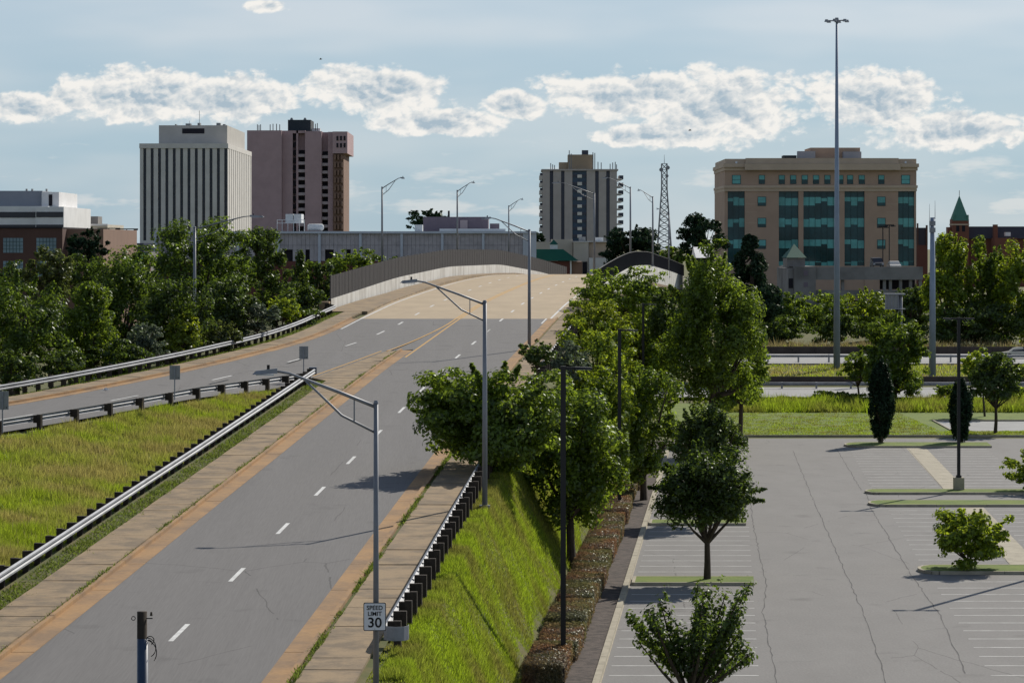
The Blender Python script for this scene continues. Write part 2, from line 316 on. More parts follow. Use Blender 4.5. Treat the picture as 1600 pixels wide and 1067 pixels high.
ramp_z = lambda y: float(LZ(y)) if y < 200 else float(LZ(y))*(max(0, (238-y)/38))+float(RZ(y))*(1-max(0, (238-y)/38))
rd = strip(off(RX, -3.75), off(RX, 3.75), RZ, 30, 238)
road = struct('road', rd, M['asphalt'])
def ramp_sheet():
    mb = MB(); ys = list(np.arange(92, 238, 2.0))+[238.0]; vs = []; fs = []
    for y in ys:
        q = min(1, max(0, (y-158)/22)); q = q*q*(3-2*q); zr = ramp_z(y)*(1-q)+float(RZ(y))*q+(.1*q if y < 204 else 0)
        vs += [(float(LX(y))-3.9, y, ramp_z(y)), (ramp_r(y), y, zr)]
    for i in range(len(ys)-1): fs.append((2*i, 2*i+1, 2*i+3, 2*i+2))
    return mb.add(vs, fs)
struct('ramp_road', ramp_sheet(), M['asphalt'])
def mark(name, m, fx, y0, y1, w, fz, parent, step=2.0, lift=.006):
    return strip(off(fx, -w/2), off(fx, w/2), off(fz, lift), y0, y1, min(step, max(.5, (y1-y0)/2))).build(name, m, parent)
for k in range(-4, 12): mark('lane_dash', M['white_line'], RX, 88.4+12.2*k, 91.6+12.2*k, .16, RZ, road)
def slabs(name, m, f0, f1, fz, y0, y1, length, gap, thick, parent, jitter=.012):
    y = y0
    while y < y1-.3:
        e = min(y+length-gap, y1); dz = random.uniform(-jitter, jitter); b = [(float(f0(y)), y), (float(f1(y)), y), (float(f1(e)), e), (float(f0(e)), e)]
        zz = [float(fz(y)), float(fz(y)), float(fz(e)), float(fz(e))]
        MB().hexa([(p[0], p[1], z-thick+dz) for p, z in zip(b, zz)], [(p[0], p[1], z+dz+random.uniform(-jitter, jitter)*.5) for p, z in zip(b, zz)]).build(name, m, parent); y += length
def bed(name, f0, f1, fz, y0, y1): return struct(name, strip(f0, f1, off(fz, -.05), y0, y1), M['soil'])
o = bed('gutter', off(RX, 3.74), off(RX, 4.5), off(RZ, .0), 40, 238); slabs('gutter_slab', M['gutter'], off(RX, 3.75), off(RX, 4.42), off(RZ, .016), 62, 238, 6.1, .03, .2, o, .003)
slabs('kerb_stone', M['gutter'], off(RX, 4.42), off(RX, 4.58), off(RZ, .14), 62, 238, 6.1, .03, .3, o, .004)
o = bed('sidewalk', off(RX, 4.6), off(RX, 6.7), off(RZ, .09), 40, 252); slabs('sidewalk_slab', M['walk'], off(RX, 4.78), off(RX, 6.45), off(RZ, .14), 60, 252, 1.9, .03, .2, o)
o = bed('median_gutter', off(RX, -4.6), off(RX, -3.74), off(RZ, .0), 40, 205); slabs('gutter_slab', M['gutter'], off(RX, -4.44), off(RX, -3.75), off(RZ, .016), 62, 205, 6.1, .03, .2, o, .003)
slabs('kerb_stone', M['gutter'], off(RX, -4.6), off(RX, -4.44), off(RZ, .14), 62, 205, 6.1, .03, .3, o, .004)
o = bed('median_sidewalk', lambda y: max(RX(y)-6.6, ramp_r(y)+.05), off(RX, -4.6), off(RZ, .09), 40, 203)
slabs('sidewalk_slab', M['walk'], lambda y: min(max(RX(y)-6.4, ramp_r(y)+.12), RX(y)-4.8) if y < 180 else min(ramp_r(y)+.12, RX(y)-4.8), off(RX, -4.68), off(RZ, .14), 60, 203, 1.9, .03, .2, o)
bed('median_verge', lambda y: RX(y)-7.5, off(RX, -6.4), off(RZ, .10), 40, 180)
o = bed('ramp_gutter', off(LX, -4.9), off(LX, -3.88), ramp_z, 92, 238); slabs('gutter_slab', M['gutter'], off(LX, -4.45), off(LX, -3.9), off(ramp_z, .016), 120, 238, 6.1, .03, .2, o, .003)
slabs('kerb_stone', M['gutter'], off(LX, -4.62), off(LX, -4.45), off(ramp_z, .14), 120, 238, 6.1, .03, .3, o, .004)
o = bed('ramp_sidewalk', off(LX, -6.2), off(LX, -4.6), off(ramp_z, .09), 92, 250); slabs('sidewalk_slab', M['walk'], off(LX, -6.1), off(LX, -4.64), off(ramp_z, .14), 118, 250, 1.9, .03, .2, o)
# dashes and yellow lines on the ramp and the approach
ramp = bpy.data.objects['ramp_road']
for y in (222, 210, 193, 176, 160, 147): mark('lane_dash', M['white_line'], LX, y-1.9, y+1.9, .16, ramp_z, ramp)
mark('edge_line', M['white_line'], off(LX, -3.7), 226, 238, .14, ramp_z, ramp)
mark('yellow_line', M['yellow_line'], off(RX, -3.55), 199, 238, .14, RZ, road)
mark('yellow_line', M['yellow_line'], lambda y: RX(y)-3.85-max(0, (232-y))**1.35*.0145, 202.5, 238, .14, lambda y: max(RZ(y), ramp_z(y)), road, lift=.02)
mark('yellow_line', M['yellow_line'], lambda y: ramp_r(y)-.25, 183, 203, .13, lambda y: max(RZ(y)+.1, 0), ramp, lift=.02)
mark('edge_line', M['white_line'], off(RX, 3.6), 232, 238, .14, RZ, road)
# ------------------------------------------------------------------ the bridge
YB, YE = 238.0, 490.0
bridge = empty('bridge', (0, 300, 0), 'concrete road bridge humped over the highway with dark fences on both sides', 'bridge')
wl_y = [251, 290, 335, 390, 440, 490]; wl_x = [-15.6, -11.6, -7.3, -1.6, 4.3, 12.0]; wl_z = [10.35, 11.75, 12.55, 12.45, 11.0, 8.6]
WX = smoothed([238]+wl_y, [-16.9]+wl_x, 10); WZ = smoothed([238]+wl_y, [9.95]+wl_z, 8)
def deck():
    mb = MB(); ys = list(np.arange(YB, YE, 3.0))+[YE]; vs = []; m = 0
    for y in ys:
        l = float(LX(y))-3.9 if y < 250 else float(RX(y))-12.3
        if 240 < y < 262: l = float(LX(y))*(262-y)/22-3.9*(262-y)/22+(float(RX(y))-12.3)*(y-240)/22
        l = max(l, float(WX(y))+.1); r = float(RX(y))+4.7; z = float(RZ(y)); vs += [(l, y, z), (r, y, z)]
    n = len(ys); vs += [(x, y, z-.9) for x, y, z in vs]; q = 2*n; fs = []
    for i in range(n-1): fs += [(2*i, 2*i+1, 2*i+3, 2*i+2), (2*i+2, q+2*i+2, q+2*i, 2*i), (2*i+1, q+2*i+1, q+2*i+3, 2*i+3), (q+2*i+2, q+2*i+3, q+2*i+1, q+2*i)]
    return mb.add(vs, fs).build('deck', M['deck'], bridge)
dk = deck()
for k in range(11, 24): mark('lane_dash', M['white_line'], RX, 90+12.2*k-1.6, 90+12.2*k+1.6, .17, RZ, dk)
for k in range(12, 24): mark('lane_dash', M['white_line'], off(RX, -7.8), 86+12.2*k-1.6, 86+12.2*k+1.6, .17, RZ, dk)
mark('yellow_line', M['yellow_line'], off(RX, -3.55), 238, 420, .15, RZ, dk); mark('yellow_line', M['yellow_line'], off(RX, -3.85), 238, 420, .15, RZ, dk)
mark('edge_line', M['white_line'], off(RX, 3.95), 238, 420, .17, RZ, dk)
mark('edge_line', M['white_line'], lambda y: max(RX(y)-11.7, WX(y)+2.6), 238, 420, .17, RZ, dk)
strip(lambda y: WX(y)+.2, lambda y: max(RX(y)-12.2, WX(y)+2.2), lambda y: max(WZ(y), RZ(y)+.15), 246, YE, 3, .5).build('footway', M['walk'], bridge)
strip(off(RX, 4.7), off(RX, 6.4), off(RZ, .16), 246, YE, 3, .7).build('footway', M['walk'], bridge)
def wallpath(fx, fz, y0, y1, st=2.5): return [(float(fx(y)), y, float(fz(y))) for y in list(np.arange(y0, y1, st))+[y1]]
def parapet(fx, fz, y0, y1, outer):
    w = .35*outer
    return MB().sweep(wallpath(fx, fz, y0, y1), [(0, -1.3), (0, 1.1), (w, 1.1), (w, -1.3), (0, -1.3)]).build('parapet', M['parapet'], bridge)
pl = parapet(WX, WZ, 250, YE, -1)
RPX, RPZ = off(RX, 6.45), off(RZ, .1)
pr = parapet(RPX, RPZ, 262, YE, 1)
MB().sweep(wallpath(off(RPX, .02), off(RPZ, -1.15), 262, YE), [(.4, 0), (.5, 0), (.5, -.55), (.35, -.55)]).build('fascia', M['stained'], bridge)
# end post of the left parapet
a = WX(248.6); MB().box(a-.75, a+.1, 247.6, 249.6, 9.2, WZ(249)+.95).build('end_block', M['stained'], bridge)
fl = empty('fence', (0, 300, 0)); fl.parent = bridge; fl.matrix_parent_inverse = PINV(bridge)
fr = empty('fence', (0, 300, 0)); fr.parent = bridge; fr.matrix_parent_inverse = PINV(bridge)
def PIN2(o): o.matrix_parent_inverse.identity(); return o
for f in (fl, fr): f.location = (0, 0, 0); f.matrix_parent_inverse = PINV(bridge)
y = 250.1; i = 0
while y < 470:
    x0, z0 = float(WX(y)), float(WZ(y))+1.1; y1 = y+.66; x1, z1 = float(WX(y1)), float(WZ(y1))+1.1
    MB().hexa([(x0-.12, y, z0), (x0-.06, y, z0), (x1-.06, y1, z1), (x1-.12, y1, z1)], [(x0-.12, y, z0+2), (x0-.06, y, z0+2), (x1-.06, y1, z1+2), (x1-.12, y1, z1+2)]).build('board', M['fence'], fl)
    if i % 3 == 0: MB().box(x0-.14, x0-.045, y-.13, y-.04, z0, z0+2.03).build('fence_post', M['fencepost'], fl)
    y += .82; i += 1
y = 263.0
while y < 440:
    x0, z0 = float(RPX(y))+.18, float(RPZ(y))+1.1
    MB().box(x0-.04, x0+.04, y-.05, y+.05, z0, z0+1.75).build('fence_post', M['fencepost'], fr)
    if y > 900:
        y1 = y+2.3; x1, z1 = float(RPX(y1))+.18, float(RPZ(y1))+1.1
        MB().hexa([(x0-.02, y+.1, z0), (x0+.02, y+.1, z0), (x1+.02, y1, z1), (x1-.02, y1, z1)], [(x0-.02, y+.1, z0+1.7), (x0+.02, y+.1, z0+1.7), (x1+.02, y1, z1+1.7), (x1-.02, y1, z1+1.7)]).build('mesh_panel', M['fence'], fr)
    else:
        for k in range(1, 8):
            yy = y+k*.3; xx = float(RPX(yy))+.18; zz = float(RPZ(yy))+1.1
            MB().box(xx-.02, xx+.02, yy-.03, yy+.03, zz, zz+1.72).build('picket', M['fencepost'], fr)
    y += 2.4
MB().tube(wallpath(off(RPX, .18), off(RPZ, 2.85), 263, 440), .045, 6).build('top_rail', M['fencepost'], fr)
for yy in (300, 332, 356, 388):     # piers under the deck
    xx = float(RX(yy)); zt = float(RZ(yy))-1.2
    for dx in (-9, -3, 3.5): MB().tube([(xx+dx, yy, 0), (xx+dx, yy, zt-.9)], .6, 14).build('pier', M['stained'], bridge, True)
    MB().box(xx-12, xx+6.8, yy-.8, yy+.8, zt-.95, zt+.25).build('pier_cap', M['stained'], bridge)
    MB().box(xx-11.5, xx+6.2, yy-14, yy+14, zt+.2, zt+.5).build('girder', M['stained'], bridge)
MB().box(RX(270)-16, RX(270)+6.4, 262, 268, 0, RZ(262)-.6).build('abutment', M['stained'], bridge)
# ------------------------------------------------------------------ highway under the bridge
def sheet(name, m, x0, x1, y0, y1, z0, z1=None, **kw):
    z1 = z0 if z1 is None else z1
    return struct(name, MB().add([(x0, y0, z0), (x1, y0, z0), (x1, y1, z1), (x0, y1, z1)], [(0, 1, 2, 3)]), m, **kw)
sheet('highway_near', M['highway'], -120, 160, 300, 321, .3)
sheet('highway_far', M['highway'], -120, 160, 356, 388, 1.52)
WPROF = [(0, 0), (.08, .035), (.08, .10), (0, .155), (.08, .21), (.08, .275), (0, .31)]
def guardrail(path, label, side, postname='post', sp=1.905, postm='wood', group=None, blocks=True, h=.72, post_w=.1):
    o = empty('guardrail', path[0], label, 'guardrail', group)
    s = -1 if side < 0 else 1                  # rail on the side the traffic runs
    MB().sweep([(p[0], p[1], p[2]+h-.31) for p in path], [(u*s, w) for u, w in WPROF]).build('rail', M['galv'], o)
    L = [0]
    for a, b in zip(path[:-1], path[1:]): L.append(L[-1]+math.dist(a, b))
    d = .4; ys = np.array(path)
    while d < L[-1]:
        x, y, z = (float(np.interp(d, L, ys[:, i])) for i in range(3)); e = min(d+.3, L[-1])
        x2, y2 = float(np.interp(e, L, ys[:, 0])), float(np.interp(e, L, ys[:, 1])); dx, dy = x2-x, y2-y; l = math.hypot(dx, dy) or 1; tx, ty = dx/l, dy/l; nx, ny = ty, -tx
        def pr_(u0, u1, w, z0, z1):
            q = [(x+nx*u*s+tx*t, y+ny*u*s+ty*t) for u, t in ((u0, -w), (u1, -w), (u1, w), (u0, w))]
            return MB().hexa([(a, b, z0) for a, b in q], [(a, b, z1) for a, b in q])
        pr_(-.42, -.2, post_w, z-.5, z+h+.02+random.uniform(-.02, .03)).build(postname, M[postm], o)
        if blocks: pr_(-.2, -.005, post_w*.9, z+h-.37, z+h+.01).build('blockout', M[postm], o)
        d += sp
    return o
gl = [(float(RX(y))+6.75, y, float(RZ(y))+.05) for y in np.arange(87, 236, 3.0)]
g1 = guardrail(gl, 'guardrail with dark timber posts along the right sidewalk above the grass bank', -1)
p0 = Vector(gl[0])                             # rounded end shoe
pts = [(p0.x-.02, p0.y+.2, p0.z), (p0.x-.03, p0.y-.55, p0.z-.02), (p0.x+.07, p0.y-.8, p0.z-.02), (p0.x+.3, p0.y-.9, p0.z-.02), (p0.x+.56, p0.y-.84, p0.z-.02), (p0.x+.68, p0.y-.6, p0.z-.02), (p0.x+.68, p0.y-.35, p0.z-.02)]
MB().sweep(pts, [(0, .34), (0, .76), (.02, .76), (.02, .34), (0, .34)]).build('end_shoe', M['galv'], g1)
gm = [(float(RX(y))-7.3, y, float(RZ(y))+.05) for y in np.arange(70, 181.5, 3.0)]
g2 = guardrail(gm, 'long guardrail beside the median sidewalk with stepped dark timber posts', 1)
gr_y = [98, 110, 120, 130, 138, 148, 160, 170, 180]
gr = [(min(float(LX(y))+(4.1 if y < 150 else 4.1+(y-150)*.01), float(RX(y))-7.45), y, float(LZ(y))+.02) for y in np.arange(98, 180.5, 2.0)]
gr = [(x, y, z if y < 160 else z+(float(RZ(180.0))+.05-float(LZ(180.0)))*(y-160)/20) for x, y, z in gr]
g3 = guardrail(gr, 'guardrail along the ramp seen from behind across the tall grass', -1, sp=3.81, h=.6)
MB().box(gm[-1][0]-.35, gm[-1][0]+.12, 180.9, 181.4, gm[-1][2]+.35, gm[-1][2]+.8).build('end_cap', M['bluepipe'], g2)
gL = [(float(LX(y))-6.7, y, float(ramp_z(y))+.05) for y in np.arange(118, 247, 3.0)]+[(float(WX(248.4))-.3, 248.2, float(WZ(250))+.15)]
guardrail(gL, 'long galvanised guardrail in front of the wooded bank beside the ramp', 1, sp=1.905)
guardrail([(x, 318, .3) for x in np.arange(18, 100, 4.0)], 'guardrail on the near side of the highway behind the lot', 1, sp=3.81, postm='galv', blocks=False)
guardrail([(x, 360, 1.5) for x in np.arange(24, 110, 4.0)], 'double guardrail in front of the far highway lanes', 1, sp=3.81, postm='galv', blocks=False, h=.95)
def barrier(y, x0, x1, z, h, label, m):
    o = empty('barrier_wall', (x0, y, z), label, 'wall'); x = x0
    while x < x1:
        MB().hexa([(x+.01, y-.3, z), (x+2.98, y-.3, z), (x+2.98, y+.3, z), (x+.01, y+.3, z)], [(x+.01, y-.1, z+h), (x+2.98, y-.1, z+h), (x+2.98, y+.1, z+h), (x+.01, y+.1, z+h)]).build('wall_panel', m, o); x += 3
M['darkwall'] = mat('dark stained concrete', srgb(82, 72, 66), .95, .3, .6, 6)
barrier(328, 22, 106, .25, .95, 'dark low concrete wall between the highway lanes and the berm', M['darkwall'])
barrier(390, 20, 118, 1.45, 1.0, 'dark concrete wall behind the far highway lanes below the reeds', M['darkwall'])
# ------------------------------------------------------------------ parking lot
def LP(u, v, z=0): return (3.25+.0757*u+v, 106+u, z)          # u along the lot from the near end, v to the right of the west kerb
def lotpoly(pts, z): return MB().add([LP(u, v, z) for u, v in pts], [tuple(range(len(pts)))])
lot = struct('parking_lot', lotpoly([(-50, 0), (-50, 70), (134, 70), (134, 0)], .0), M['lot'])
struct('lot_annexe', MB().add([(38.0, 249, .0), (110, 249, .0), (110, 263.5, .0), (38.6, 263.5, .0)], [(0, 1, 2, 3)]), M['highway'])
def kerb_run(name, a, b, parent=None, w=.16, h=.15, seg=3.0):
    a, b = Vector(a), Vector(b); n = max(1, int((b-a).length/seg)); d = (b-a)/n; t = d.normalized(); nn = Vector((t.y, -t.x, 0))*w/2
    o = parent
    for i in range(n):
        p, q = a+d*i+t*.01, a+d*(i+1)-t*.01; z0, z1 = Vector((0, 0, -.1)), Vector((0, 0, h+random.uniform(-.006, .006)))
        MB().hexa([p-nn+z0, p+nn+z0, q+nn+z0, q-nn+z0], [p-nn*.9+z1, p+nn*.9+z1, q+nn*.9+z1, q-nn*.9+z1]).build('kerb_stone', M['kerb'], o)
kb = struct('kerb', MB().add([LP(-40, -.05, .005), LP(-40, .05, .005), LP(130, .05, .005), LP(130, -.05, .005)], [(0, 1, 2, 3)]), M['kerb'])
kerb_run('kerb', LP(-40, -.12), LP(130, -.12), kb, .28)
kb2 = struct('far_kerb', MB().add([(13.5, 242.3, .005), (60, 242.3, .005), (60, 242.5, .005), (13.5, 242.5, .005)], [(0, 1, 2, 3)]), M['kerb'])
kerb_run('kerb', (19.5, 242.4, 0), (70, 242.4, 0), kb2)
kb3 = struct('annexe_kerb', MB().add([(38, 263.6, .005), (100, 263.6, .005), (100, 263.8, .005), (38, 263.8, .005)], [(0, 1, 2, 3)]), M['kerb'])
kerb_run('kerb', (38.6, 263.7, 0), (100, 263.7, 0), kb3); kerb_run('kerb', (38.5, 263.5, 0), (38.0, 249, 0), kb3)
struct('mulch_bed', MB().add([LP(-40, -2.9, .1), LP(-40, -.26, .08), LP(130, -.26, .08), LP(130, -2.9, .1)], [(0, 1, 2, 3)]), M['mulch'])
lawn = MB(); lawn.add([(12, 242.5, .05), (70, 242.5, .05), (70, 249, .05), (37.9, 249, .06), (38.5, 263.9, .05), (70, 263.9, .03), (70, 292, .1), (10, 292, .1)], [(0, 1, 2, 3, 4, 5, 6, 7)])
struct('lawn', lawn, M['lawn'])
def line(u0, v0, u1, v1, w=.12, name='stall_line', m='stall_paint', z=.005):
    a, b = Vector(LP(u0, v0, z)), Vector(LP(u1, v1, z)); t = (b-a).normalized(); n = Vector((t.y, -t.x, 0))*w/2
    MB().add([a-n, b-n, b+n, a+n], [(0, 1, 2, 3)]).build(name, M[m], lot)
def U(py): return 72000/(py-385)-106
def vv(px, py): Y = 72000/(py-385); return (px-800)/F*Y-3.25-.0757*(Y-106)
pitch = 2.5
for k in range(13): line(-1+pitch*k-.3*0, .25, -1+pitch*k, 5.85) if -1+pitch*k < 29 else None
for k in range(11): line(33.2+pitch*k, .25, 33.2+pitch*k, 5.85) if 33.2+pitch*k < 59 else None
for k in range(22): line(62.5+pitch*k, .25, 62.5+pitch*k, 5.85)
for k in range(14): line(-1.0+pitch*k, 14.5, -1.0+pitch*k, 25.5) if -1+pitch*k < 34.3 else None
for k in range(13): line(38.6+pitch*k, 14.4, 38.6+pitch*k, 18.9); line(38.6+pitch*k, 20.5, 38.6+pitch*k, 25.2)
for k in range(16): line(83.8+pitch*k, 14.2, 83.8+pitch*k, 18.7); line(83.8+pitch*k, 20.3, 83.8+pitch*k, 25)
for (u0, u1) in ((38, 70.5), (83, 122.5)):
    o = struct('concrete_strip', lotpoly([(u0, 18.85), (u0, 20.35), (u1, 20.25), (u1, 18.75)], .004), M['kerb']); u = u0
    while u < u1-.5:
        e = min(u+3, u1)-.03; MB().hexa([LP(u, 18.87, -.05), LP(u, 20.33, -.05), LP(e, 20.3, -.05), LP(e, 18.85, -.05)], [LP(u, 18.87, .02), LP(u, 20.33, .02), LP(e, 20.3, .02), LP(e, 18.85, .02)]).build('slab', M['kerb'], o); u += 3
def crack(pts, w=.02):
    P_ = []
    for (a, b) in zip(pts[:-1], pts[1:]):
        n = max(4, int(abs(b[0]-a[0])/.9))
        for i in range(n): t = i/n; P_.append((a[0]+(b[0]-a[0])*t+random.uniform(-.15, .15), a[1]+(b[1]-a[1])*t+random.uniform(-.05, .05)))
    P_.append(pts[-1]); vs = []
    for (u, v) in P_: ww = w*random.uniform(.5, 1.5); vs += [LP(u, v-ww, .007), LP(u, v+ww, .007)]
    MB().add(vs, [(2*i, 2*i+1, 2*i+3, 2*i+2) for i in range(len(P_)-1)]).build('crack', M['crack'], lot)
crack([(-6, 6.6), (20, 6.2), (30, 6.5), (60, 6.1), (130, 5.9)]); crack([(-6, 10.5), (20, 10.6), (50, 10.3), (80, 10.0), (120, 9.7)]); crack([(2, 13.6), (18, 13.9), (36, 13.6)]); crack([(36.5, 13.6), (70, 13.4), (82, 13.6)]); crack([(83, 13.4), (122, 13.2)])
crack([(34.2, 7), (34.5, 10.5), (34.8, 14)], .06); crack([(72, 6.5), (73, 13.4)], .09); crack([(5, 6.6), (5.4, 13)], .04); crack([(112, 6), (113, 13)], .08)
def island(u0, u1, v0, v1, label_i, round_left=True, z=.15):
    pts = []; r = (u1-u0)/2; uc = (u0+u1)/2
    if round_left:
        for i in range(9): a = math.pi/2+math.pi*i/8; pts.append((uc-r*math.sin(a-math.pi/2)*0+r*math.cos(math.pi*i/8)*-1, v0+r*.6-r*.6*math.sin(math.pi*i/8)))
    else: pts = [(u0, v0), (u1, v0)]
    # outline runs near-left to far-left; close along the right end
    pts = [(u0, v1)]+pts+[(u1, v1)]
    o = struct('island', lotpoly(pts[::-1], z), M['lawn'])
    for a, b in zip(pts[:-1], pts[1:]):
        kerb_run('kerb', LP(*a), LP(*b), o, .17, z+.005)
    return o
island(30.0, 32.6, .2, 5.9, 'a', False); island(59.2, 61.4, .2, 5.7, 'b', False); island(-10, -7.5, .2, 5.9, 'c', False)
island(34.6, 37.6, 14.1, 34, 'd'); island(71.0, 74.2, 13.4, 36, 'e'); island(79.8, 82.4, 13.6, 36, 'f'); island(123, 127.5, 14.0, 25.6, 'g')
# ------------------------------------------------------------------ vegetation
def leaf_mesh(name, c, nrm, size, m, elong=1.5):
    """many small leaf quads; c centres, nrm normals, size per leaf"""
    n = len(c); r = RNG.normal(size=(n, 3)); nrm = nrm/np.linalg.norm(nrm, axis=1, keepdims=True)
    a = np.cross(nrm, r); a /= np.linalg.norm(a, axis=1, keepdims=True)+1e-9; b = np.cross(nrm, a); s = size[:, None]
    v = np.empty((n, 4, 3)); v[:, 0] = c-a*s*elong*.5; v[:, 1] = c+b*s*.42+nrm*s*.1; v[:, 2] = c+a*s*elong*.5; v[:, 3] = c-b*s*.42+nrm*s*.1
    return raw_mesh(name, v.reshape(-1, 3), n, 4, m)
def raw_mesh(name, v, n, k, m):
    me = bpy.data.meshes.new(name); me.vertices.add(n*k); me.vertices.foreach_set('co', v.astype(np.float32).ravel())
    me.loops.add(n*k); me.loops.foreach_set('vertex_index', np.arange(n*k, dtype=np.int32)); me.polygons.add(n)
    me.polygons.foreach_set('loop_start', np.arange(0, n*k, k, dtype=np.int32)); me.update(calc_edges=True); me.materials.append(m); return me
def tree(name, label, box, Y, style='bush', m='mid', cat='tree', group=None, dens=1.0, leaf=None, trunk=True, z0=None, X=None, depth=None):
    """box: outline of the crown in photo pixels at distance Y"""
    x0, y0, x1, y1 = box; a, b = P(x0, y1, Y), P(x1, y0, Y); cx, w = (a.x+b.x)/2, (b.x-a.x)/2; zb, zt = a.z, b.z; hgt = (zt-zb)/2; cz = (zb+zt)/2
    gz = ground_z(cx, Y) if z0 is None else z0
    if zb < gz+.1 and trunk is not False: zb = max(zb, gz+.05); cz = (zb+zt)/2; hgt = (zt-zb)/2
    dp = w if depth is None else depth; ls = leaf or max(.11, 3.6*Y/F)
    o = empty(name, (cx, Y, gz), label, cat, group); rs = RNG
    area = (x1-x0)*(y1-y0); lp = ls*F/Y; n = int(dens*min(24000, max(900, 9.5*area/(lp*lp))))
    K = int(max(130 if style in ('cone', 'column') else 45, min(230, 150*(area/22000)**.5)))
    if style == 'open': K = 44
    ph = rs.uniform(0, 6.28, 6)
    def env(d):            # uneven outline
        az = np.arctan2(d[:, 1], d[:, 0]); e = d[:, 2]
        return 1+.16*np.sin(2*az+ph[0]+3*e)+.12*np.sin(3*az+ph[1]-4*e)+.10*np.sin(5*az+ph[2]+6*e)
    d = rs.normal(size=(K, 3)); d /= np.linalg.norm(d, axis=1, keepdims=True)
    if style == 'round': d[:, 2] = np.where(d[:, 2] < -.55, -d[:, 2]*.5, d[:, 2]); rad = .45+.5*rs.random(K)**.6
    elif style == 'bush':
        d /= (np.abs(d)**3).sum(1, keepdims=True)**(1/3); rad = .3+.62*rs.random(K)**.55
    elif style == 'tall':
        rad = .3+.66*rs.random(K)**.55
    elif style == 'vase': d[:, 2] = np.abs(d[:, 2])*1.3-.45; rad = .4+.6*rs.random(K)**.6
    else: rad = .3+.7*rs.random(K)**.5
    rad = rad*env(d); c = d*rad[:, None]; cr = .10+.2*rs.random(K)**1.6
    if style in ('cone', 'column'):
        t = rs.random(K)**(1.3 if style == 'cone' else 1.0); az = rs.uniform(0, 6.283, K)
        prof = (1-t)**.8*1.0+.03 if style == 'cone' else np.sin(np.pi*np.clip(t*.86+.10, 0, 1))**.75
        rr = prof*(.35+.6*rs.random(K)**.6); c = np.stack([rr*np.cos(az), rr*np.sin(az), t*2-1], 1); cr = (.12+.1*rs.random(K))*(.5+prof*.7)
    if style == 'ovate':
        d /= (np.abs(d)**2.6).sum(1, keepdims=True)**(1/2.6); c = d*rad[:, None]; c[:, :2] *= 1.12-.72*np.clip((c[:, 2:3]+1)/2, 0, 1)**1.8
    if style == 'tall': c[:, 0] += .12*np.sin(c[:, 2]*5); c[:, :2] *= 1.12-.35*np.clip((c[:, 2:3]+1)/2, 0, 1)**2
    if style == 'vase': c[:, :2] *= (.62+.45*np.clip((c[:, 2:3]+.6)/1.4, 0, 1))
    if style == 'sparse': cr *= .75
    if style == 'open':        # leaves strung along separate rising branches
        d[:, 0] = rs.uniform(-1.15, 1.15, K); c = np.stack([d[:, 0], d[:, 1]*.8, -.2+1.15*rs.random(K)**.8-.5*np.abs(d[:, 0])*rs.random(K)], 1)
        cr = .06+.11*rs.random(K)
    wt = cr**2; wt /= wt.sum(); idx = rs.choice(K, n, p=wt)
    q = rs.normal(size=(n, 3)); q /= np.linalg.norm(q, axis=1, keepdims=True); q *= (rs.random(n)**.45)[:, None]
    fl_ = .8 if style != 'column' else 1.5
    pt = c[idx]+q*cr[idx][:, None]*np.array([1.15, 1.15, fl_])
    if style == 'open':
        tt = rs.random(n)**.7; hub = np.array([0, 0, -.95]); pt = hub+(c[idx]-hub)*(.3+.7*tt)[:, None]+q*(.05+.10*tt)[:, None]
    elif style not in ('cone', 'column'):
        ns = 22; sd_ = rs.normal(size=(ns, 3)); sd_[:, 2] = np.abs(sd_[:, 2])*.9-.15; sd_ /= np.linalg.norm(sd_, axis=1, keepdims=True); m_ = rs.random(n) < .13; si = rs.integers(0, ns, n); tt = rs.random(n)
        sp3 = sd_[si]*(.72+.42*tt)[:, None]
        if style == 'ovate': sp3[:, :2] *= (1.1-.62*np.clip((sp3[:, 2:3]+1)/2, 0, 1)**1.8)
        pt[m_] = (sp3+q*(.09*(1.25-tt))[:, None])[m_]
    pt = np.clip(pt, -1.16, 1.16)
    wpt = np.stack([cx+pt[:, 0]*w*.9, Y+pt[:, 1]*dp*.9, cz+pt[:, 2]*hgt*.93], 1)
    nr = q*1.1+pt*.3+rs.normal(size=(n, 3))*.5+np.array([0, 0, .55])
    sz = ls*rs.uniform(.6, 1.35, n); sel = wpt[:, 2] > gz+.02
    cm = leaf_mesh('crown', wpt[sel], nr[sel], sz[sel], LM[m]); new_obj('crown', cm, None, o)
    if trunk:
        mb = MB(); tr = max(.05, min(.34, hgt*.055)); base = Vector((cx, Y, gz-.2)); fork = Vector((cx+rs.uniform(-.1, .1)*w, Y, max(gz+.25, zb+hgt*(.25 if style not in ('cone', 'open') else 1.5 if style == 'cone' else .1))))
        mb.tube([base, (base+fork)/2+Vector((rs.uniform(-.05, .05)*w, 0, 0)), fork], [tr*1.25, tr, tr*.85], 8)
        for i in rs.choice(K, min(K, 26 if style == 'open' else 14 if style != 'column' else 4), replace=False):
            e = Vector((cx+c[i, 0]*w*.9, Y+c[i, 1]*dp*.9, cz+c[i, 2]*hgt*.93)); mid = fork.lerp(e, .5)+Vector((0, 0, -.06*hgt))
            if e.z > fork.z-.3*hgt: mb.tube([fork-Vector((0, 0, .1)), mid, e], [tr*.62, tr*.38, tr*.12], 5)
        mb.build('trunk', M['bark'], o)
    return o
T = tree
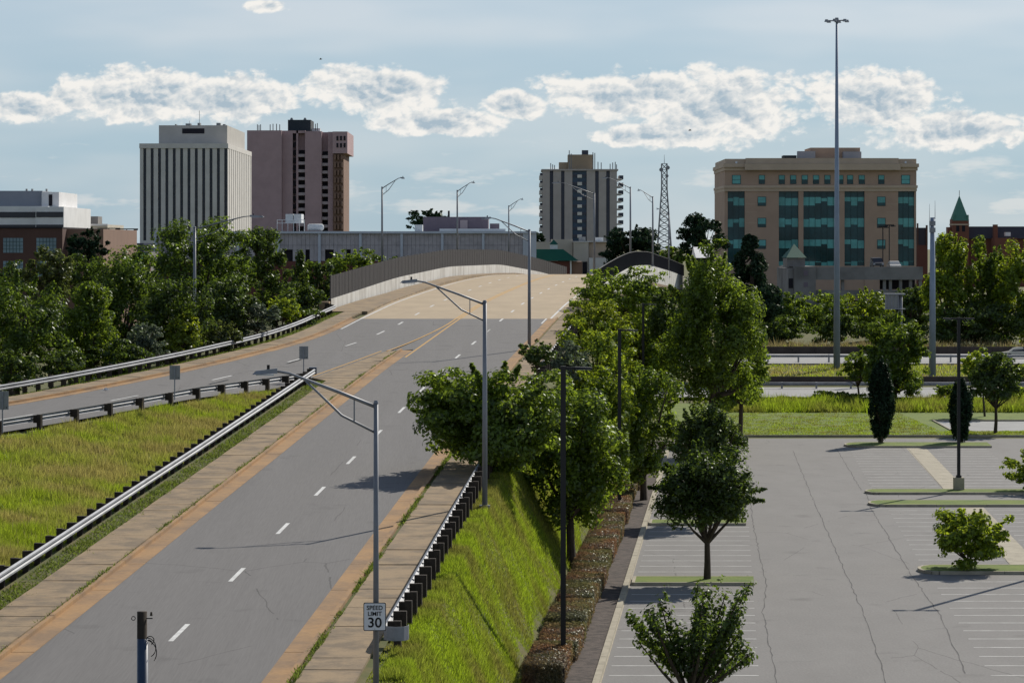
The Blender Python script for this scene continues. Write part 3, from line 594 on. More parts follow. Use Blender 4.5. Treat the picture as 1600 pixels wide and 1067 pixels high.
# wooded bank on the left
gb = 'trees on the wooded bank'
T('bank_tree', 'large dark leafy tree at the left edge above the ramp guardrail', (-60, 425, 118, 602), 186, m='bankleaf', group=gb)
T('bank_tree', 'bushy tree with bright upright shoots, second from the left above the ramp', (80, 446, 195, 600), 190, 'ovate', m='mid', group=gb)
T('bank_tree', 'broad tree in the middle of the left bank with a pale forked trunk', (120, 392, 268, 590), 206, 'bush', m='bankleaf', group=gb)
T('magnolia_tree', 'yellowish magnolia in front of the brick warehouse windows', (38, 382, 118, 475), 228, m='olive', group=gb)
T('pine_tree', 'dark pine beside the right end of the brick warehouse', (103, 357, 174, 425), 262, 'sparse', m='deep', group=gb, dens=1.3)
T('bank_tree', 'tall spreading tree behind the grey street light on the left bank', (222, 346, 400, 540), 226, 'bush', m='bankleaf', group=gb, dens=1.1)
T('bank_tree', 'dark tree filling the bank below the tall spreading tree', (205, 430, 330, 575), 199, m='dark', group=gb)
T('bank_tree', 'leafy tree right of the left bank street light, reaching down to the guardrail', (295, 425, 405, 545), 212, m='dark', group=gb)
T('bank_tree', 'dark rounded tree with bare twigs in front of the grey warehouse', (372, 356, 448, 455), 258, m='dark', group=gb)
T('ivy_column', 'narrow ivy covered trunk left of the bridge fence', (454, 391, 484, 490), 248, 'column', m='dark', group=gb)
T('bank_tree', 'low dark tree between the twiggy tree and the ivy column', (396, 425, 470, 515), 232, m='dark', group=gb)
T('bank_tree', 'small tree touching the near end of the bridge fence', (470, 405, 524, 492), 262, m='dark', group=gb)
T('bank_tree', 'dark tree in the second row at the far left', (-20, 410, 62, 490), 236, m='dark', group=gb)
T('bank_tree', 'dark tree between the magnolia and the pine', (95, 400, 175, 470), 238, m='dark', group=gb)
T('bank_tree', 'dark tree below the pine in the second row', (170, 395, 245, 470), 245, m='mid', group=gb)
T('bank_tree', 'dark tree behind the spreading tree and left of the twiggy one', (300, 400, 400, 500), 246, m='dark', group=gb)
T('bank_tree', 'dark understorey tree between the second and the forked trees', (60, 470, 160, 570), 204, m='dark', group=gb)
T('bank_tree', 'dark understorey tree right of the forked tree', (235, 470, 330, 560), 208, m='dark', group=gb)
T('bank_tree', 'dark understorey tree below the ivy column', (430, 440, 510, 510), 240, m='dark', group=gb)
sg = 'shrubs along the bank guardrail'
T('shrub', 'yellow green shrub at the foot of the left bank', (252, 492, 318, 548), 197, m='yellow', cat='shrub', group=sg)
T('shrub', 'grey green silvery shrub behind the upper guardrail', (358, 470, 440, 524), 213, m='grey', cat='shrub', group=sg)
T('shrub', 'light green shrub nearest the bridge end post', (412, 462, 474, 506), 228, m='light', cat='shrub', group=sg)
T('shrub', 'dark low shrub leaning on the guardrail at the left bank centre', (130, 528, 235, 590), 187, m='dark', cat='shrub', group=sg)
T('shrub', 'pale flecked shrub left of the yellow green one', (195, 505, 262, 572), 190, m='grey', cat='shrub', group=sg, dens=.6)
T('shrub', 'olive shrub right of the yellow green one', (310, 500, 378, 545), 203, m='olive', cat='shrub', group=sg)
T('shrub', 'dark shrub below the silvery shrub at the bridge side', (430, 480, 505, 508), 232, m='dark', cat='shrub', group=sg)
T('shrub', 'dark shrub at the bottom of the left edge tree', (-20, 545, 60, 606), 178, m='dark', cat='shrub', group=sg)
T('shrub', 'dark shrub between the two leftmost bank trees', (50, 545, 140, 600), 182, m='dark', cat='shrub', group=sg)
T('bank_tree', 'treetop showing over the middle of the left bridge fence', (508, 386, 600, 440), 300, m='mid', group=gb)
T('bank_tree', 'small treetop left of the fence street light', (600, 400, 650, 440), 306, m='dark', group=gb)
# growth between the road and the lot
gc = 'trees between the road and the car park'
T('roadside_tree', 'big dark green tree overhanging the sidewalk in front of the second street light', (645, 570, 900, 802), 134, m='mid', group=gc, dens=1.7, leaf=.15)
T('roadside_tree', 'leafy tree right of the overhanging tree behind the nearest black lamp', (810, 598, 978, 836), 141, m='mid', group=gc, dens=1.4, leaf=.15)
T('roadside_tree', 'bright speckled tree left of the second black lamp', (860, 550, 1000, 765), 178, m='light', group=gc, dens=1.2, leaf=.15)
T('roadside_tree', 'speckled green tree right of the second black lamp', (950, 572, 1062, 765), 181, m='mid', group=gc, dens=1.2, leaf=.16)
T('roadside_tree', 'yellow green tree at the middle of the growth beside the approach', (872, 500, 1000, 640), 196, m='light', group=gc, dens=1.2)
T('roadside_tree', 'light green tree around the third black lamp', (955, 478, 1062, 690), 262, m='light', group=gc, dens=1.1)
T('roadside_tree', 'rounded bright shrubby tree beside the white edge line', (878, 468, 985, 545), 222, m='yellow', group=gc, dens=1.1)
T('roadside_tree', 'dark spreading tree in front of the right bridge fence', (895, 418, 1045, 500), 252, m='mid', group=gc, dens=1.1)
T('roadside_tree', 'small dark bush at the foot of the third street light', (808, 532, 870, 580), 172, m='dark', group=gc)
T('roadside_tree', 'pale flowering bush between the overhanging tree and the light green growth', (858, 535, 925, 600), 176, m='grey', group=gc, dens=.7)
T('tall_tree', 'tallest dense tree right of the bridge with ragged top', (1036, 386, 1190, 650), 222, 'tall', m='mid', group=gc, dens=1.7, leaf=.18)
T('tall_tree', 'lower right part tree beside the tallest one at the end of the lawn', (1105, 515, 1205, 645), 236, m='mid', group=gc)
T('roadside_tree', 'dark tree behind the tallest tree next to the bridge pier', (1005, 450, 1085, 560), 246, m='dark', group=gc)
T('conifer', 'dark pointed conifer in front of the office block', (1112, 362, 1232, 500), 330, 'cone', m='deep', dens=2.4, z0=0.5)
# car park trees
gt = 'young trees in the car park islands'
T('lot_tree', 'neat vase shaped young tree with a bare trunk on the second island', (1014, 688, 1196, 868), 137.5, 'vase', m='dark', group=gt, dens=1.3, leaf=.13, z0=.15)
T('lot_tree', 'dense rounded tree behind the vase shaped tree', (1045, 626, 1166, 772), 166.5, 'round', m='dark', group=gt, dens=1.3, leaf=.14, z0=.15)
T('lot_tree', 'open ragged tree at the bottom edge of the picture', (985, 888, 1182, 1100), 98, 'open', m='dark', group=gt, dens=.55, leaf=.12, z0=.15)
T('lot_shrub', 'round glossy shrub on the near island at the right', (1458, 795, 1580, 892), 142, 'bush', m='light', cat='shrub', dens=1.6, leaf=.15, z0=.15)
T('lot_shrub', 'glossy shrub cut off by the right edge of the picture', (1562, 705, 1660, 772), 187, 'bush', m='light', cat='shrub', dens=1.3, leaf=.16, z0=.15)
gh = 'columnar hornbeams on the far island'
T('hornbeam', 'columnar clipped tree left of the twin lamp on the far island', (1353, 560, 1399, 684), 233, 'column', m='deep', group=gh, dens=2.2, leaf=.14, z0=.15)
T('hornbeam', 'columnar clipped tree directly behind the twin lamp', (1481, 588, 1521, 686), 234, 'column', m='deep', group=gh, dens=2.2, leaf=.14, z0=.15)
T('lawn_tree', 'round topped dark tree at the right edge beyond the far kerb', (1506, 555, 1604, 648), 246, 'round', m='dark', dens=1.3, z0=.05)
T('highway_tree', 'bright leafy tree between the two steel masts', (1340, 490, 1452, 648), 292, 'bush', m='mid', dens=1.4, z0=.1)
T('highway_tree', 'small leafy tree left of the bright tree', (1310, 550, 1372, 610), 296, 'round', m='mid', z0=.1)
T('highway_tree', 'sapling with pale shoots behind the round topped tree', (1498, 545, 1580, 600), 270, 'sparse', m='light', z0=.1)
T('highway_shrub', 'dark low shrub in front of the near highway guardrail, right one', (1265, 612, 1350, 652), 293, m='dark', cat='shrub', z0=.1)
T('highway_shrub', 'dark low shrub in front of the near highway guardrail, left one', (1205, 620, 1265, 652), 292, m='mid', cat='shrub', z0=.1)
T('highway_shrub', 'shrub behind the twin lamp beside the highway', (1455, 600, 1520, 655), 292, m='mid', cat='shrub', z0=.1)
T('highway_shrub', 'pale shrub at the right edge beside the highway', (1560, 600, 1630, 650), 290, m='light', cat='shrub', z0=.1)
# background trees beyond the highway
gf = 'trees beyond the highway'
T('far_tree', 'tallest pale green tree group at the right in front of the church, left half', (1440, 362, 1530, 540), 415, m='light', group=gf, dens=1.3, z0=2)
T('far_tree', 'pale green tree in front of the church, right half', (1515, 372, 1575, 540), 418, m='mid', group=gf, dens=1.3, z0=2)
T('far_tree', 'pale green tree at the right edge of the picture', (1555, 378, 1650, 540), 412, m='light', group=gf, dens=1.3, z0=2)
T('far_tree', 'low dark tree in front of the garage centre', (1235, 455, 1345, 540), 425, m='mid', group=gf, z0=2)
T('far_tree', 'low tree below the left end of the garage', (1180, 455, 1260, 540), 420, m='mid', group=gf, z0=2)
T('far_tree', 'tree in front of the garage beside the sign gantry', (1320, 450, 1400, 540), 430, m='light', group=gf, z0=2)
T('far_tree', 'dark tree behind the sign gantry', (1385, 445, 1465, 540), 440, m='dark', group=gf, z0=2)
T('far_tree', 'dark undergrowth tree behind the high mast foot', (1270, 490, 1345, 545), 408, m='dark', group=gf, z0=1.5)
T('far_tree', 'dark undergrowth tree between the mast and the gantry post', (1340, 490, 1440, 545), 406, m='dark', group=gf, z0=1.5)
T('far_tree', 'dark undergrowth behind the tallest tree', (1170, 490, 1270, 548), 408, m='dark', group=gf, z0=1.5)
T('far_tree', 'dark undergrowth below the pale trees at the right', (1440, 470, 1610, 545), 408, m='dark', group=gf, z0=1.5)
T('oak_tree', 'dark wide oak left of the office block', (1058, 335, 1138, 410), 500, m='deep', dens=1.4, z0=4)
T('oak_tree', 'dark dome shaped tree right of the grey tower', (938, 352, 1035, 420), 620, m='deep', dens=1.5, z0=5)
T('far_tree', 'small green tree right of the lattice tower foot', (1030, 380, 1075, 420), 520, m='mid', group=gf, z0=4)
T('far_tree', 'dark treetop behind the grey warehouse roof', (636, 326, 702, 366), 640, m='deep', group=gf, z0=6)
T('far_tree', 'dark bush left of the grey tower', (832, 362, 852, 392), 660, m='deep', group=gf, z0=6)
# ------------------------------------------------------------------ hedge
ORD = 'nearest second third fourth fifth sixth seventh eighth ninth tenth eleventh twelfth thirteenth fourteenth fifteenth sixteenth seventeenth eighteenth nineteenth twentieth twenty-first twenty-second twenty-third twenty-fourth twenty-fifth twenty-sixth'.split()
y = 104.0; i = 0
while y < 205:
    ln = random.choice((2.6, 3.6, 4.8, 6.2)); cx = HX(y)+1.0; w, h = .74+random.uniform(-.06, .06), random.uniform(.6, .85)
    o = empty('clipped_shrub', (cx, y+ln/2, .1), ORD[i]+' brownish clipped shrub of the hedge row, counted from the bottom edge', 'shrub', 'hedge row along the car park')
    n = int(4200*ln/2.4); u = RNG.uniform(-1, 1, (n, 3)); ax = RNG.integers(0, 3, n); sg_ = np.where(RNG.random(n) < .5, -1, 1)
    for a in range(3): u[:, a] = np.where(ax == a, sg_, u[:, a])
    u = np.sign(u)*np.abs(u)**.8; u[:, 2] = np.abs(u[:, 2])*np.where(ax == 2, 1, 1); pt = np.stack([cx+u[:, 0]*w+RNG.normal(0, .03, n)+.0757*(u[:, 1]*ln/2), y+ln/2+u[:, 1]*(ln/2-.08)+RNG.normal(0, .03, n), .12+u[:, 2]*h+RNG.normal(0, .03, n)], 1)
    new_obj('foliage', leaf_mesh('foliage', pt, u+RNG.normal(size=(n, 3))*.6, RNG.uniform(.045, .09, n), LM['hedge']), None, o)
    mb = MB(); mb.box(cx-w*.8, cx+w*.8, y+.15, y+ln-.15, .1, h-.02); mb.build('branch_mass', M['mulch'], o)
    y += ln+random.uniform(.05, .3); i += 1
# ------------------------------------------------------------------ grass
def blades(name, label, pts, hgt, wid, m, cat='grass', lean=.35):
    n = len(pts); az = RNG.uniform(0, 6.283, n); X_, Y_ = pts[:, 0], pts[:, 1]
    cl = .75+.3*np.sin(X_*1.3+np.sin(Y_*.7)*2)*np.sin(Y_*.45+1.3*np.sin(X_*.6))+.25*np.sin(X_*3.1+Y_*1.1)*np.sin(Y_*1.7-X_)
    h = hgt*RNG.uniform(.5, 1.3, n)*np.clip(cl, .3, 1.5); w = wid*RNG.uniform(.6, 1.3, n); d = np.stack([np.cos(az), np.sin(az), np.zeros(n)], 1)
    ln = np.stack([RNG.normal(0, lean, n)*h, RNG.normal(0, lean, n)*h, h], 1); v = np.empty((n, 3, 3)); v[:, 0] = pts-d*w[:, None]; v[:, 1] = pts+d*w[:, None]; v[:, 2] = pts+ln
    o = new_obj(name, raw_mesh(name, v.reshape(-1, 3), n, 3, LM[m]), None); tag(o, label, cat, None, 'stuff'); return o
def scatter(n, y0, y1, fa, fb, fz=None):
    Y = RNG.uniform(y0, y1, n); t = RNG.random(n); A = np.array([fa(y) for y in Y]); B = np.array([fb(y) for y in Y]); X = A+(B-A)*t; ok = B > A+.05; X, Y = X[ok], Y[ok]
    Z = np.array([(fz or ground_z)(x, y) for x, y in zip(X, Y)]); return np.stack([X, Y, Z], 1)
grL = lambda y: float(np.interp(y, [p[1] for p in gr], [p[0] for p in gr]))
blades('meadow_grass', 'tall uneven green and straw coloured grass in the median wedge', scatter(210000, 84, 179.5, lambda y: max(grL(max(y, 98))+.35, -.19*y), lambda y: RX(y)-7.75), .42, .014, 'grass')
blades('weed_stalks', 'scattered dry brown weed stalks standing in the median grass', scatter(2600, 84, 176, lambda y: max(grL(max(y, 98))+.5, -.19*y), lambda y: RX(y)-8), .75, .014, 'reed', 'weeds', .2)
blades('bank_grass', 'bright green grass on the bank between the guardrail and the hedge', scatter(190000, 82, 160, lambda y: RX(y)+6.95, lambda y: HX(y)-.1), .24, .013, 'bank')
blades('mown_grass', 'short mown grass beside the sidewalk end and under the sign', scatter(16000, 66, 100, lambda y: RX(y)+6.55, lambda y: RX(y)+8.5), .1, .02, 'bank')
kw = scatter(5200, 62, 150, lambda y: RX(y)+4.57, lambda y: RX(y)+4.8, lambda x, y: float(RZ(y))+.1); kw = kw[(np.sin(kw[:, 1]*1.1)+np.sin(kw[:, 1]*.37+1)+RNG.normal(0, .5, len(kw))) > -.1]
blades('kerb_weeds', 'thin green weeds growing in the joint of the right kerb', kw, .13, .03, 'weed', 'weeds', .6)
kw = scatter(5200, 62, 203, lambda y: RX(y)-4.75, lambda y: RX(y)-4.56, lambda x, y: float(RZ(y))+.1); kw = kw[(np.sin(kw[:, 1]*.9)+np.sin(kw[:, 1]*.31+2)+RNG.normal(0, .5, len(kw))) > -.3]
blades('median_weeds', 'yellowish weeds growing along the median kerb', kw, .12, .03, 'weed', 'weeds', .6)
blades('verge_weeds', 'patchy weeds between the median sidewalk and its guardrail', scatter(14000, 70, 180, lambda y: RX(y)-7.3, lambda y: RX(y)-6.2-.3*math.sin(y*1.7)*math.sin(y*.43), lambda x, y: float(RZ(y))+.06), .12, .03, 'weed', 'weeds', .6)
blades('ramp_verge_grass', 'short grass strip between the ramp sidewalk and its guardrail', scatter(9000, 125, 246, lambda y: LX(y)-7.0, lambda y: LX(y)-6.05, lambda x, y: float(ramp_z(y))+.03), .09, .03, 'weed', 'grass', .5)
blades('field_grass', 'tall bright grass along the far side of the lawn', scatter(26000, 276, 291, lambda y: 20, lambda y: 56, lambda x, y: .08), 1.05, .05, 'bank')
blades('lawn_grass', 'short grass of the lawn beyond the lot', scatter(30000, 243, 276, lambda y: 17, lambda y: 37, lambda x, y: .05), .12, .04, 'bank')
blades('lawn_edge_grass', 'short grass strip between the far kerb and the annexe', scatter(9000, 242.7, 248.8, lambda y: 37, lambda y: 58, lambda x, y: .05), .12, .04, 'bank')
blades('berm_grass', 'rough grass on the berm between the highway lanes', scatter(16000, 330, 355, lambda y: 24, lambda y: 72), .4, .06, 'grass')
blades('reed_bed', 'pale feathery reeds behind the far highway wall', scatter(9000, 393, 402, lambda y: 28, lambda y: 78), 1.5, .08, 'reed')
blades('verge_grass', 'green growth below the reeds beside the far highway', scatter(9000, 391.5, 403, lambda y: 28, lambda y: 78), 1.0, .08, 'bank')
# ------------------------------------------------------------------ street lights
def street_light(base, h, reach, rise, sgn, label, yaw=0, r=.11, group='street lights along the road and bridge'):
    o = empty('street_light', base, label, 'street light', group); x, y, z = base; c, s = math.cos(yaw), math.sin(yaw)
    q = lambda u, w: (x+sgn*u*c, y+u*s, z+w)
    MB().tube([(x, y, z), (x, y, z+h)], [r, r*.72], 12).build('pole', M['polegrey'], o, True)
    MB().tube([(x, y, z+h), (x, y, z+h+.08)], [r*.9, r*.5], 12).build('pole_cap', M['polegrey'], o)
    MB().box(x-.22, x+.22, y-.22, y+.22, z-.05, z+.08).build('base_plate', M['polegrey'], o)
    R = reach
    MB().tube([q(0, h-.1), q(R*.33, h-.1+rise*.42), q(R*.6, h-.1+rise*.74), q(R*.76, h-.1+rise*.93), q(R*.9, h-.1+rise)], [.05, .048, .042, .036, .032], 8).build('upper_arm', M['polegrey'], o, True)
    MB().tube([q(0, h-.8), q(R*.3, h-.8+rise*.48), q(R*.62, h-.1+rise*.74)], [.035, .035, .03], 8).build('lower_arm', M['polegrey'], o, True)
    MB().tube([q(R*.19, h-.1+rise*.24), q(R*.19, h-.8+rise*.31)], .022, 6).build('brace', M['polegrey'], o)
    a, b = q(R*.86, h-.1+rise), q(R*1.08, h-.1+rise); L = MB(); k = .15
    L.hexa([(a[0], a[1]-k*.6, a[2]-.07), (b[0], b[1]-k, b[2]-.1), (b[0], b[1]+k, b[2]-.1), (a[0], a[1]+k*.6, a[2]-.07)], [(a[0], a[1]-k*.4, a[2]+.07), (b[0]-sgn*.1, b[1]-k*.5, b[2]-.0), (b[0]-sgn*.1, b[1]+k*.5, b[2]-.0), (a[0], a[1]+k*.4, a[2]+.07)])
    hd = L.build('lamp_head', M['galv'], o)
    MB().tube([(a[0]+sgn*.25, a[1], a[2]+.02), (a[0]+sgn*.25, a[1], a[2]+.16)], .04, 8).build('photocell', M['black'], hd)
    MB().box(min(a[0], b[0])+.1, max(a[0], b[0])-.1, a[1]-.1, a[1]+.1, a[2]-.125, a[2]-.095).build('lens', M['lens'], hd); return o
def light_px(px, ytop, Y, h, reach, rise, sgn, label, r=.11, yaw=0):
    t = P(px, ytop, Y); return street_light((t.x, Y, t.z-h), h, reach, rise, sgn, label, yaw, r)
s1 = light_px(587.5, 630, 78, 8.6, 3.1, .98, -1, 'nearest grey street light carrying the speed limit sign', .085)
light_px(757.5, 472, 121, 8.6, 3.3, 1.0, -1, 'grey street light on the grass behind the right guardrail', .115)
light_px(827, 360, 206, 8.5, 3.2, 1.0, -1, 'grey street light in front of the asphalt and concrete joint', .125)
light_px(928.5, 302, 322, 9.6, 4.4, 1.3, -1, 'grey street light at the right side of the bridge crest', .13)
light_px(985, 293, 352, 9.2, 3.2, 1.3, -1, 'tallest looking light on the right bridge parapet before the arch', .13)
light_px(1020, 308, 376, 9.0, 1.9, 1.0, -1, 'light pole in the middle of the right bridge arch', .13)
light_px(1045, 336, 418, 9.0, 1.7, 1.0, -1, 'farthest light pole at the right end of the bridge fence', .12)
light_px(597, 293, 296, 8.9, 2.2, 1.1, 1, 'street light with right pointing arm nearest on the left bridge fence', .12)
light_px(714.5, 298, 345, 8.6, 2.0, 1.1, 1, 'street light with right pointing arm above the middle of the left fence', .12)
light_px(795, 322, 420, 8.6, 2.0, 1.1, 1, 'farthest street light with right pointing arm on the left fence', .12)
light_px(304, 356, 206, 9.6, 4.6, .95, 1, 'grey street light among the trees of the left bank', .13)
# speed limit sign on the first pole
sp_ = P(585.5, 963, 77.86)
def text_mesh(body, size, loc, name, m, parent, sx=1.0):
    cu = bpy.data.curves.new(name, 'FONT'); cu.body = body; cu.size = size; cu.align_x = 'CENTER'; cu.align_y = 'CENTER'; cu.extrude = .002; cu.offset = size*.018
    t = bpy.data.objects.new(name+'_tmp', cu); COL.objects.link(t); dg = bpy.context.evaluated_depsgraph_get(); me = bpy.data.meshes.new_from_object(t.evaluated_get(dg)); bpy.data.objects.remove(t)
    for v in me.vertices: x, y_, z_ = v.co; v.co = (loc[0]+x*sx, loc[1]-z_, loc[2]+y_)
    me.materials.clear(); return new_obj(name, me, m, parent)
sg = empty('speed_limit_sign', sp_, 'white speed limit 30 sign on the nearest street light', 'sign')
def rrect(cx, y0, y1, cz, w, h, r, name, m, parent):
    pts = []
    for (sx, sz, a0) in ((1, 1, 0), (-1, 1, 90), (-1, -1, 180), (1, -1, 270)):
        for k in range(5): a = math.radians(a0+k*22.5); pts.append((cx+sx*(w/2-r)+r*math.cos(a), cz+sz*(h/2-r)+r*math.sin(a)))
    n = len(pts); mb = MB(); mb.add([(x, y0, z) for x, z in pts]+[(x, y1, z) for x, z in pts], [tuple(range(n)), tuple(range(2*n-1, n-1, -1))]+[(i, i+n, (i+1) % n+n, (i+1) % n) for i in range(n)]); return mb.build(name, m, parent)
rrect(sp_.x, sp_.y, sp_.y+.012, sp_.z, .61, .762, .04, 'panel', M['black'], sg)
rrect(sp_.x, sp_.y-.004, sp_.y-.001, sp_.z, .57, .722, .035, 'face', M['signwhite'], sg)
text_mesh('SPEED', .165, (sp_.x, sp_.y-.008, sp_.z+.235), 'lettering', M['black'], sg, .98); text_mesh('LIMIT', .165, (sp_.x, sp_.y-.008, sp_.z+.075), 'lettering', M['black'], sg, .98); text_mesh('30', .37, (sp_.x, sp_.y-.008, sp_.z-.17), 'numerals', M['black'], sg, 1.05)
for dz in (.32, -.33): MB().tube([(sp_.x, sp_.y-.012, sp_.z+dz), (sp_.x, sp_.y+.06, sp_.z+dz)], .012, 6).build('bolt', M['galv'], sg)
# sign backs on the ramp guardrail
for (x, y0, y1, yb, Y, lb) in ((273, 571, 593, 612, 152, 'grey back of a road sign in the middle of the ramp guardrail'), (474.5, 541, 561, 578, 179, 'grey back of a road sign at the tip of the median'), (4, 611, 640, 662, 137, 'grey back of a road sign at the left edge of the picture')):
    a, b = P(x, y1, Y), P(x, y0, Y); gz = P(x, yb+4, Y).z; o = empty('road_sign', (a.x, Y, gz), lb, 'sign', 'road sign backs on the ramp')
    MB().box(a.x-.03, a.x+.03, Y-.03, Y+.03, gz-.3, b.z-.02).build('post', M['galv'], o); MB().box(a.x-.28, a.x+.28, Y+.04, Y+.06, a.z, b.z).build('panel', M['signback'], o)
    MB().tube([(a.x+.18, Y+.035, a.z+.1), (a.x+.18, Y+.045, a.z+.1)], .03, 8).build('sticker', M['black'], o)
# utility post stub in the foreground
Yp = 45.0; t = P(222, 955, Yp); o = empty('utility_pole', (t.x, Yp, ground_z(t.x, Yp)), 'dark timber post with a blue conduit and loose wires at the bottom edge', 'pole')
MB().tube([(t.x, Yp, 1.5), (t.x, Yp, t.z)], [.1, .078], 16).build('post', M['wood'], o, True)
MB().tube([(t.x+.012, Yp-.03, 1.5), (t.x+.012, Yp-.03, t.z-.42)], [.11, .085], 14).build('conduit', M['bluepipe'], o, True)
def arc(cx, cz, r, a0, a1, n=12, dx=0, dz=0): return [(cx+r*math.cos(math.radians(a0+(a1-a0)*i/n))+dx*i/n, Yp-.03, cz+r*math.sin(math.radians(a0+(a1-a0)*i/n))+dz*i/n) for i in range(n+1)]
zc = t.z-.42
for pts in (arc(t.x+.13, zc-.02, .06, 170, -70), arc(t.x+.12, zc-.06, .1, 150, -75, dz=-.12), arc(t.x+.11, zc-.07, .05, 160, -30), arc(t.x+.12, zc-.12, .11, 120, -50, dz=-.14)): MB().tube(pts, .008, 6).build('wire', M['black'], o, True)
MB().tube([(t.x+.07, Yp-.05, t.z-.1), (t.x+.17, Yp-.05, t.z-.1)], .01, 6).build('bolt', M['black'], o); MB().tube([(t.x+.15, Yp-.05, t.z-.06), (t.x+.15, Yp-.05, t.z+.0)], [.022, .014], 8).build('insulator', M['wood'], o)
MB().tube([(t.x-.13+.03*math.cos(a), Yp-.04, t.z-.1+.03*math.sin(a)) for a in np.linspace(0, 6.28, 12)], .007, 6).build('eye_bolt', M['black'], o)
# ------------------------------------------------------------------ black car park lamps
def lot_lamp(x, y, z, h, label, twin=False, ped=0):
    o = empty('lot_lamp', (x, y, z), label, 'lamp', 'black lamps of the car park')
    if ped:
        rr = .32; MB().box(x-rr, x+rr, y-rr, y+rr, z, z+ped).build('pedestal', M['kerb'], o)
    MB().box(x-.16, x+.16, y-.16, y+.16, z+ped, z+ped+.15).build('base_cover', M['blackpole'], o)
    MB().box(x-.1, x+.1, y-.1, y+.1, z+ped, z+h).build('pole', M['blackpole'], o)
    for s in ((1,) if not twin else (1, -1)):
        MB().box(min(x, x+s*.5), max(x, x+s*.5), y-.04, y+.04, z+h-.13, z+h-.03).build('arm', M['blackpole'], o)
        x0, x1 = x+s*.45, x+s*(1.1 if not twin else 1.0); a, b = min(x0, x1), max(x0, x1)
        hd = MB().hexa([(a, y-.2, z+h-.12), (b, y-.2, z+h-.12), (b, y+.2, z+h-.12), (a, y+.2, z+h-.12)], [(a, y-.16, z+h-.02), (b, y-.16, z+h-.05), (b, y+.16, z+h-.05), (a, y+.16, z+h-.02)]).build('lamp_head', M['blackpole'], o)
        MB().box(a+.05, b-.05, y-.15, y+.15, z+h-.135, z+h-.122).build('lens', M['lens'], hd)
for (px, yt, Y, lb) in ((880, 572, 109, 'nearest black lamp with a single arm standing in the hedge'), (968, 514, 171, 'second black single arm lamp behind the hedge'), (1005, 474, 240, 'third black single arm lamp deep in the trees')):
    t = P(px, yt, Y); lot_lamp(t.x, Y, .1, t.z-.1, lb)
t = P(1498, 496, 188); lot_lamp(t.x, 188, .15, t.z-.15, 'black twin headed lamp on a concrete pedestal in the car park', True, .78)
lot_lamp(25.9, 140.2, .15, 11.0, 'twin headed lamp just outside the right edge of the picture', True, .78)
# ------------------------------------------------------------------ tall masts, gantry, tower
t = P(1307.5, 34, 350); o = empty('high_mast', (t.x, 350, 1.0), 'very tall steel high mast light rising above the office block', 'light mast')
MB().tube([(t.x, 350, .6), (t.x, 350, 20), (t.x, 350, t.z)], [.42, .3, .14], 16).build('pole', M['bluepole'], o, True)
MB().tube([(t.x, 350, t.z-.1), (t.x, 350, t.z+.45)], [.3, .2], 12).build('head_ring', M['polegrey'], o)
for k in range(6):
    a = k*math.pi/3+.2; e = (t.x+1.3*math.cos(a), 350+1.3*math.sin(a), t.z+.1); MB().tube([(t.x, 350, t.z+.1), e], .05, 6).build('arm', M['polegrey'], o)
    MB().tube([(e[0], e[1], e[2]-.18), (e[0], e[1], e[2]+.12)], [.28, .18], 10).build('lamp_head', M['galv'], o)
MB().box(t.x-.5, t.x+.5, 349.5, 350.5, .3, 1.1).build('footing', M['darkwall'], o)
t = P(1457, 340, 338); o = empty('radio_mast', (t.x, 338, .6), 'pale steel monopole with whip antennas right of the office block', 'mast')
MB().tube([(t.x, 338, .2), (t.x, 338, t.z)], [.42, .26], 14).build('pole', M['bluepole'], o, True)
for dx, a, b in ((-.35, -1.2, 1.6), (.3, -.2, 2.0)): MB().tube([(t.x+dx, 338, t.z+a), (t.x+dx, 338, t.z+b)], [.04, .015], 6).build('antenna', M['polegrey'], o)
for dz in (-.6, -1.4): MB().box(t.x-.34, t.x+.3, 337.6, 338.2, t.z+dz-.35, t.z+dz+.2).build('antenna_box', M['polegrey'], o)
a, b = P(1382, 482, 398), P(1412, 459, 398); o = empty('sign_gantry', (b.x, 398, 1.5), 'back of a framed highway sign on a grey post in the trees', 'sign')
MB().tube([(b.x-.45, 398, 1.4), (b.x-.45, 398, b.z)], .3, 12).build('post', M['polegrey'], o, True)
MB().box(a.x, b.x-.9, 397.2, 397.3, a.z, b.z-.1).build('panel', M['signback'], o); MB().box(a.x-.1, b.x+.1, 396.9, 398.4, b.z-.12, b.z+.05).build('top_frame', M['galv'], o); MB().box(a.x-.1, b.x+.1, 396.9, 398.2, a.z-.1, a.z).build('bottom_frame', M['galv'], o)
for k in range(5): xx = a.x+(b.x-.9-a.x)*k/4; MB().box(xx-.04, xx+.04, 397.05, 397.18, a.z, b.z-.1).build('stiffener', M['galv'], o)
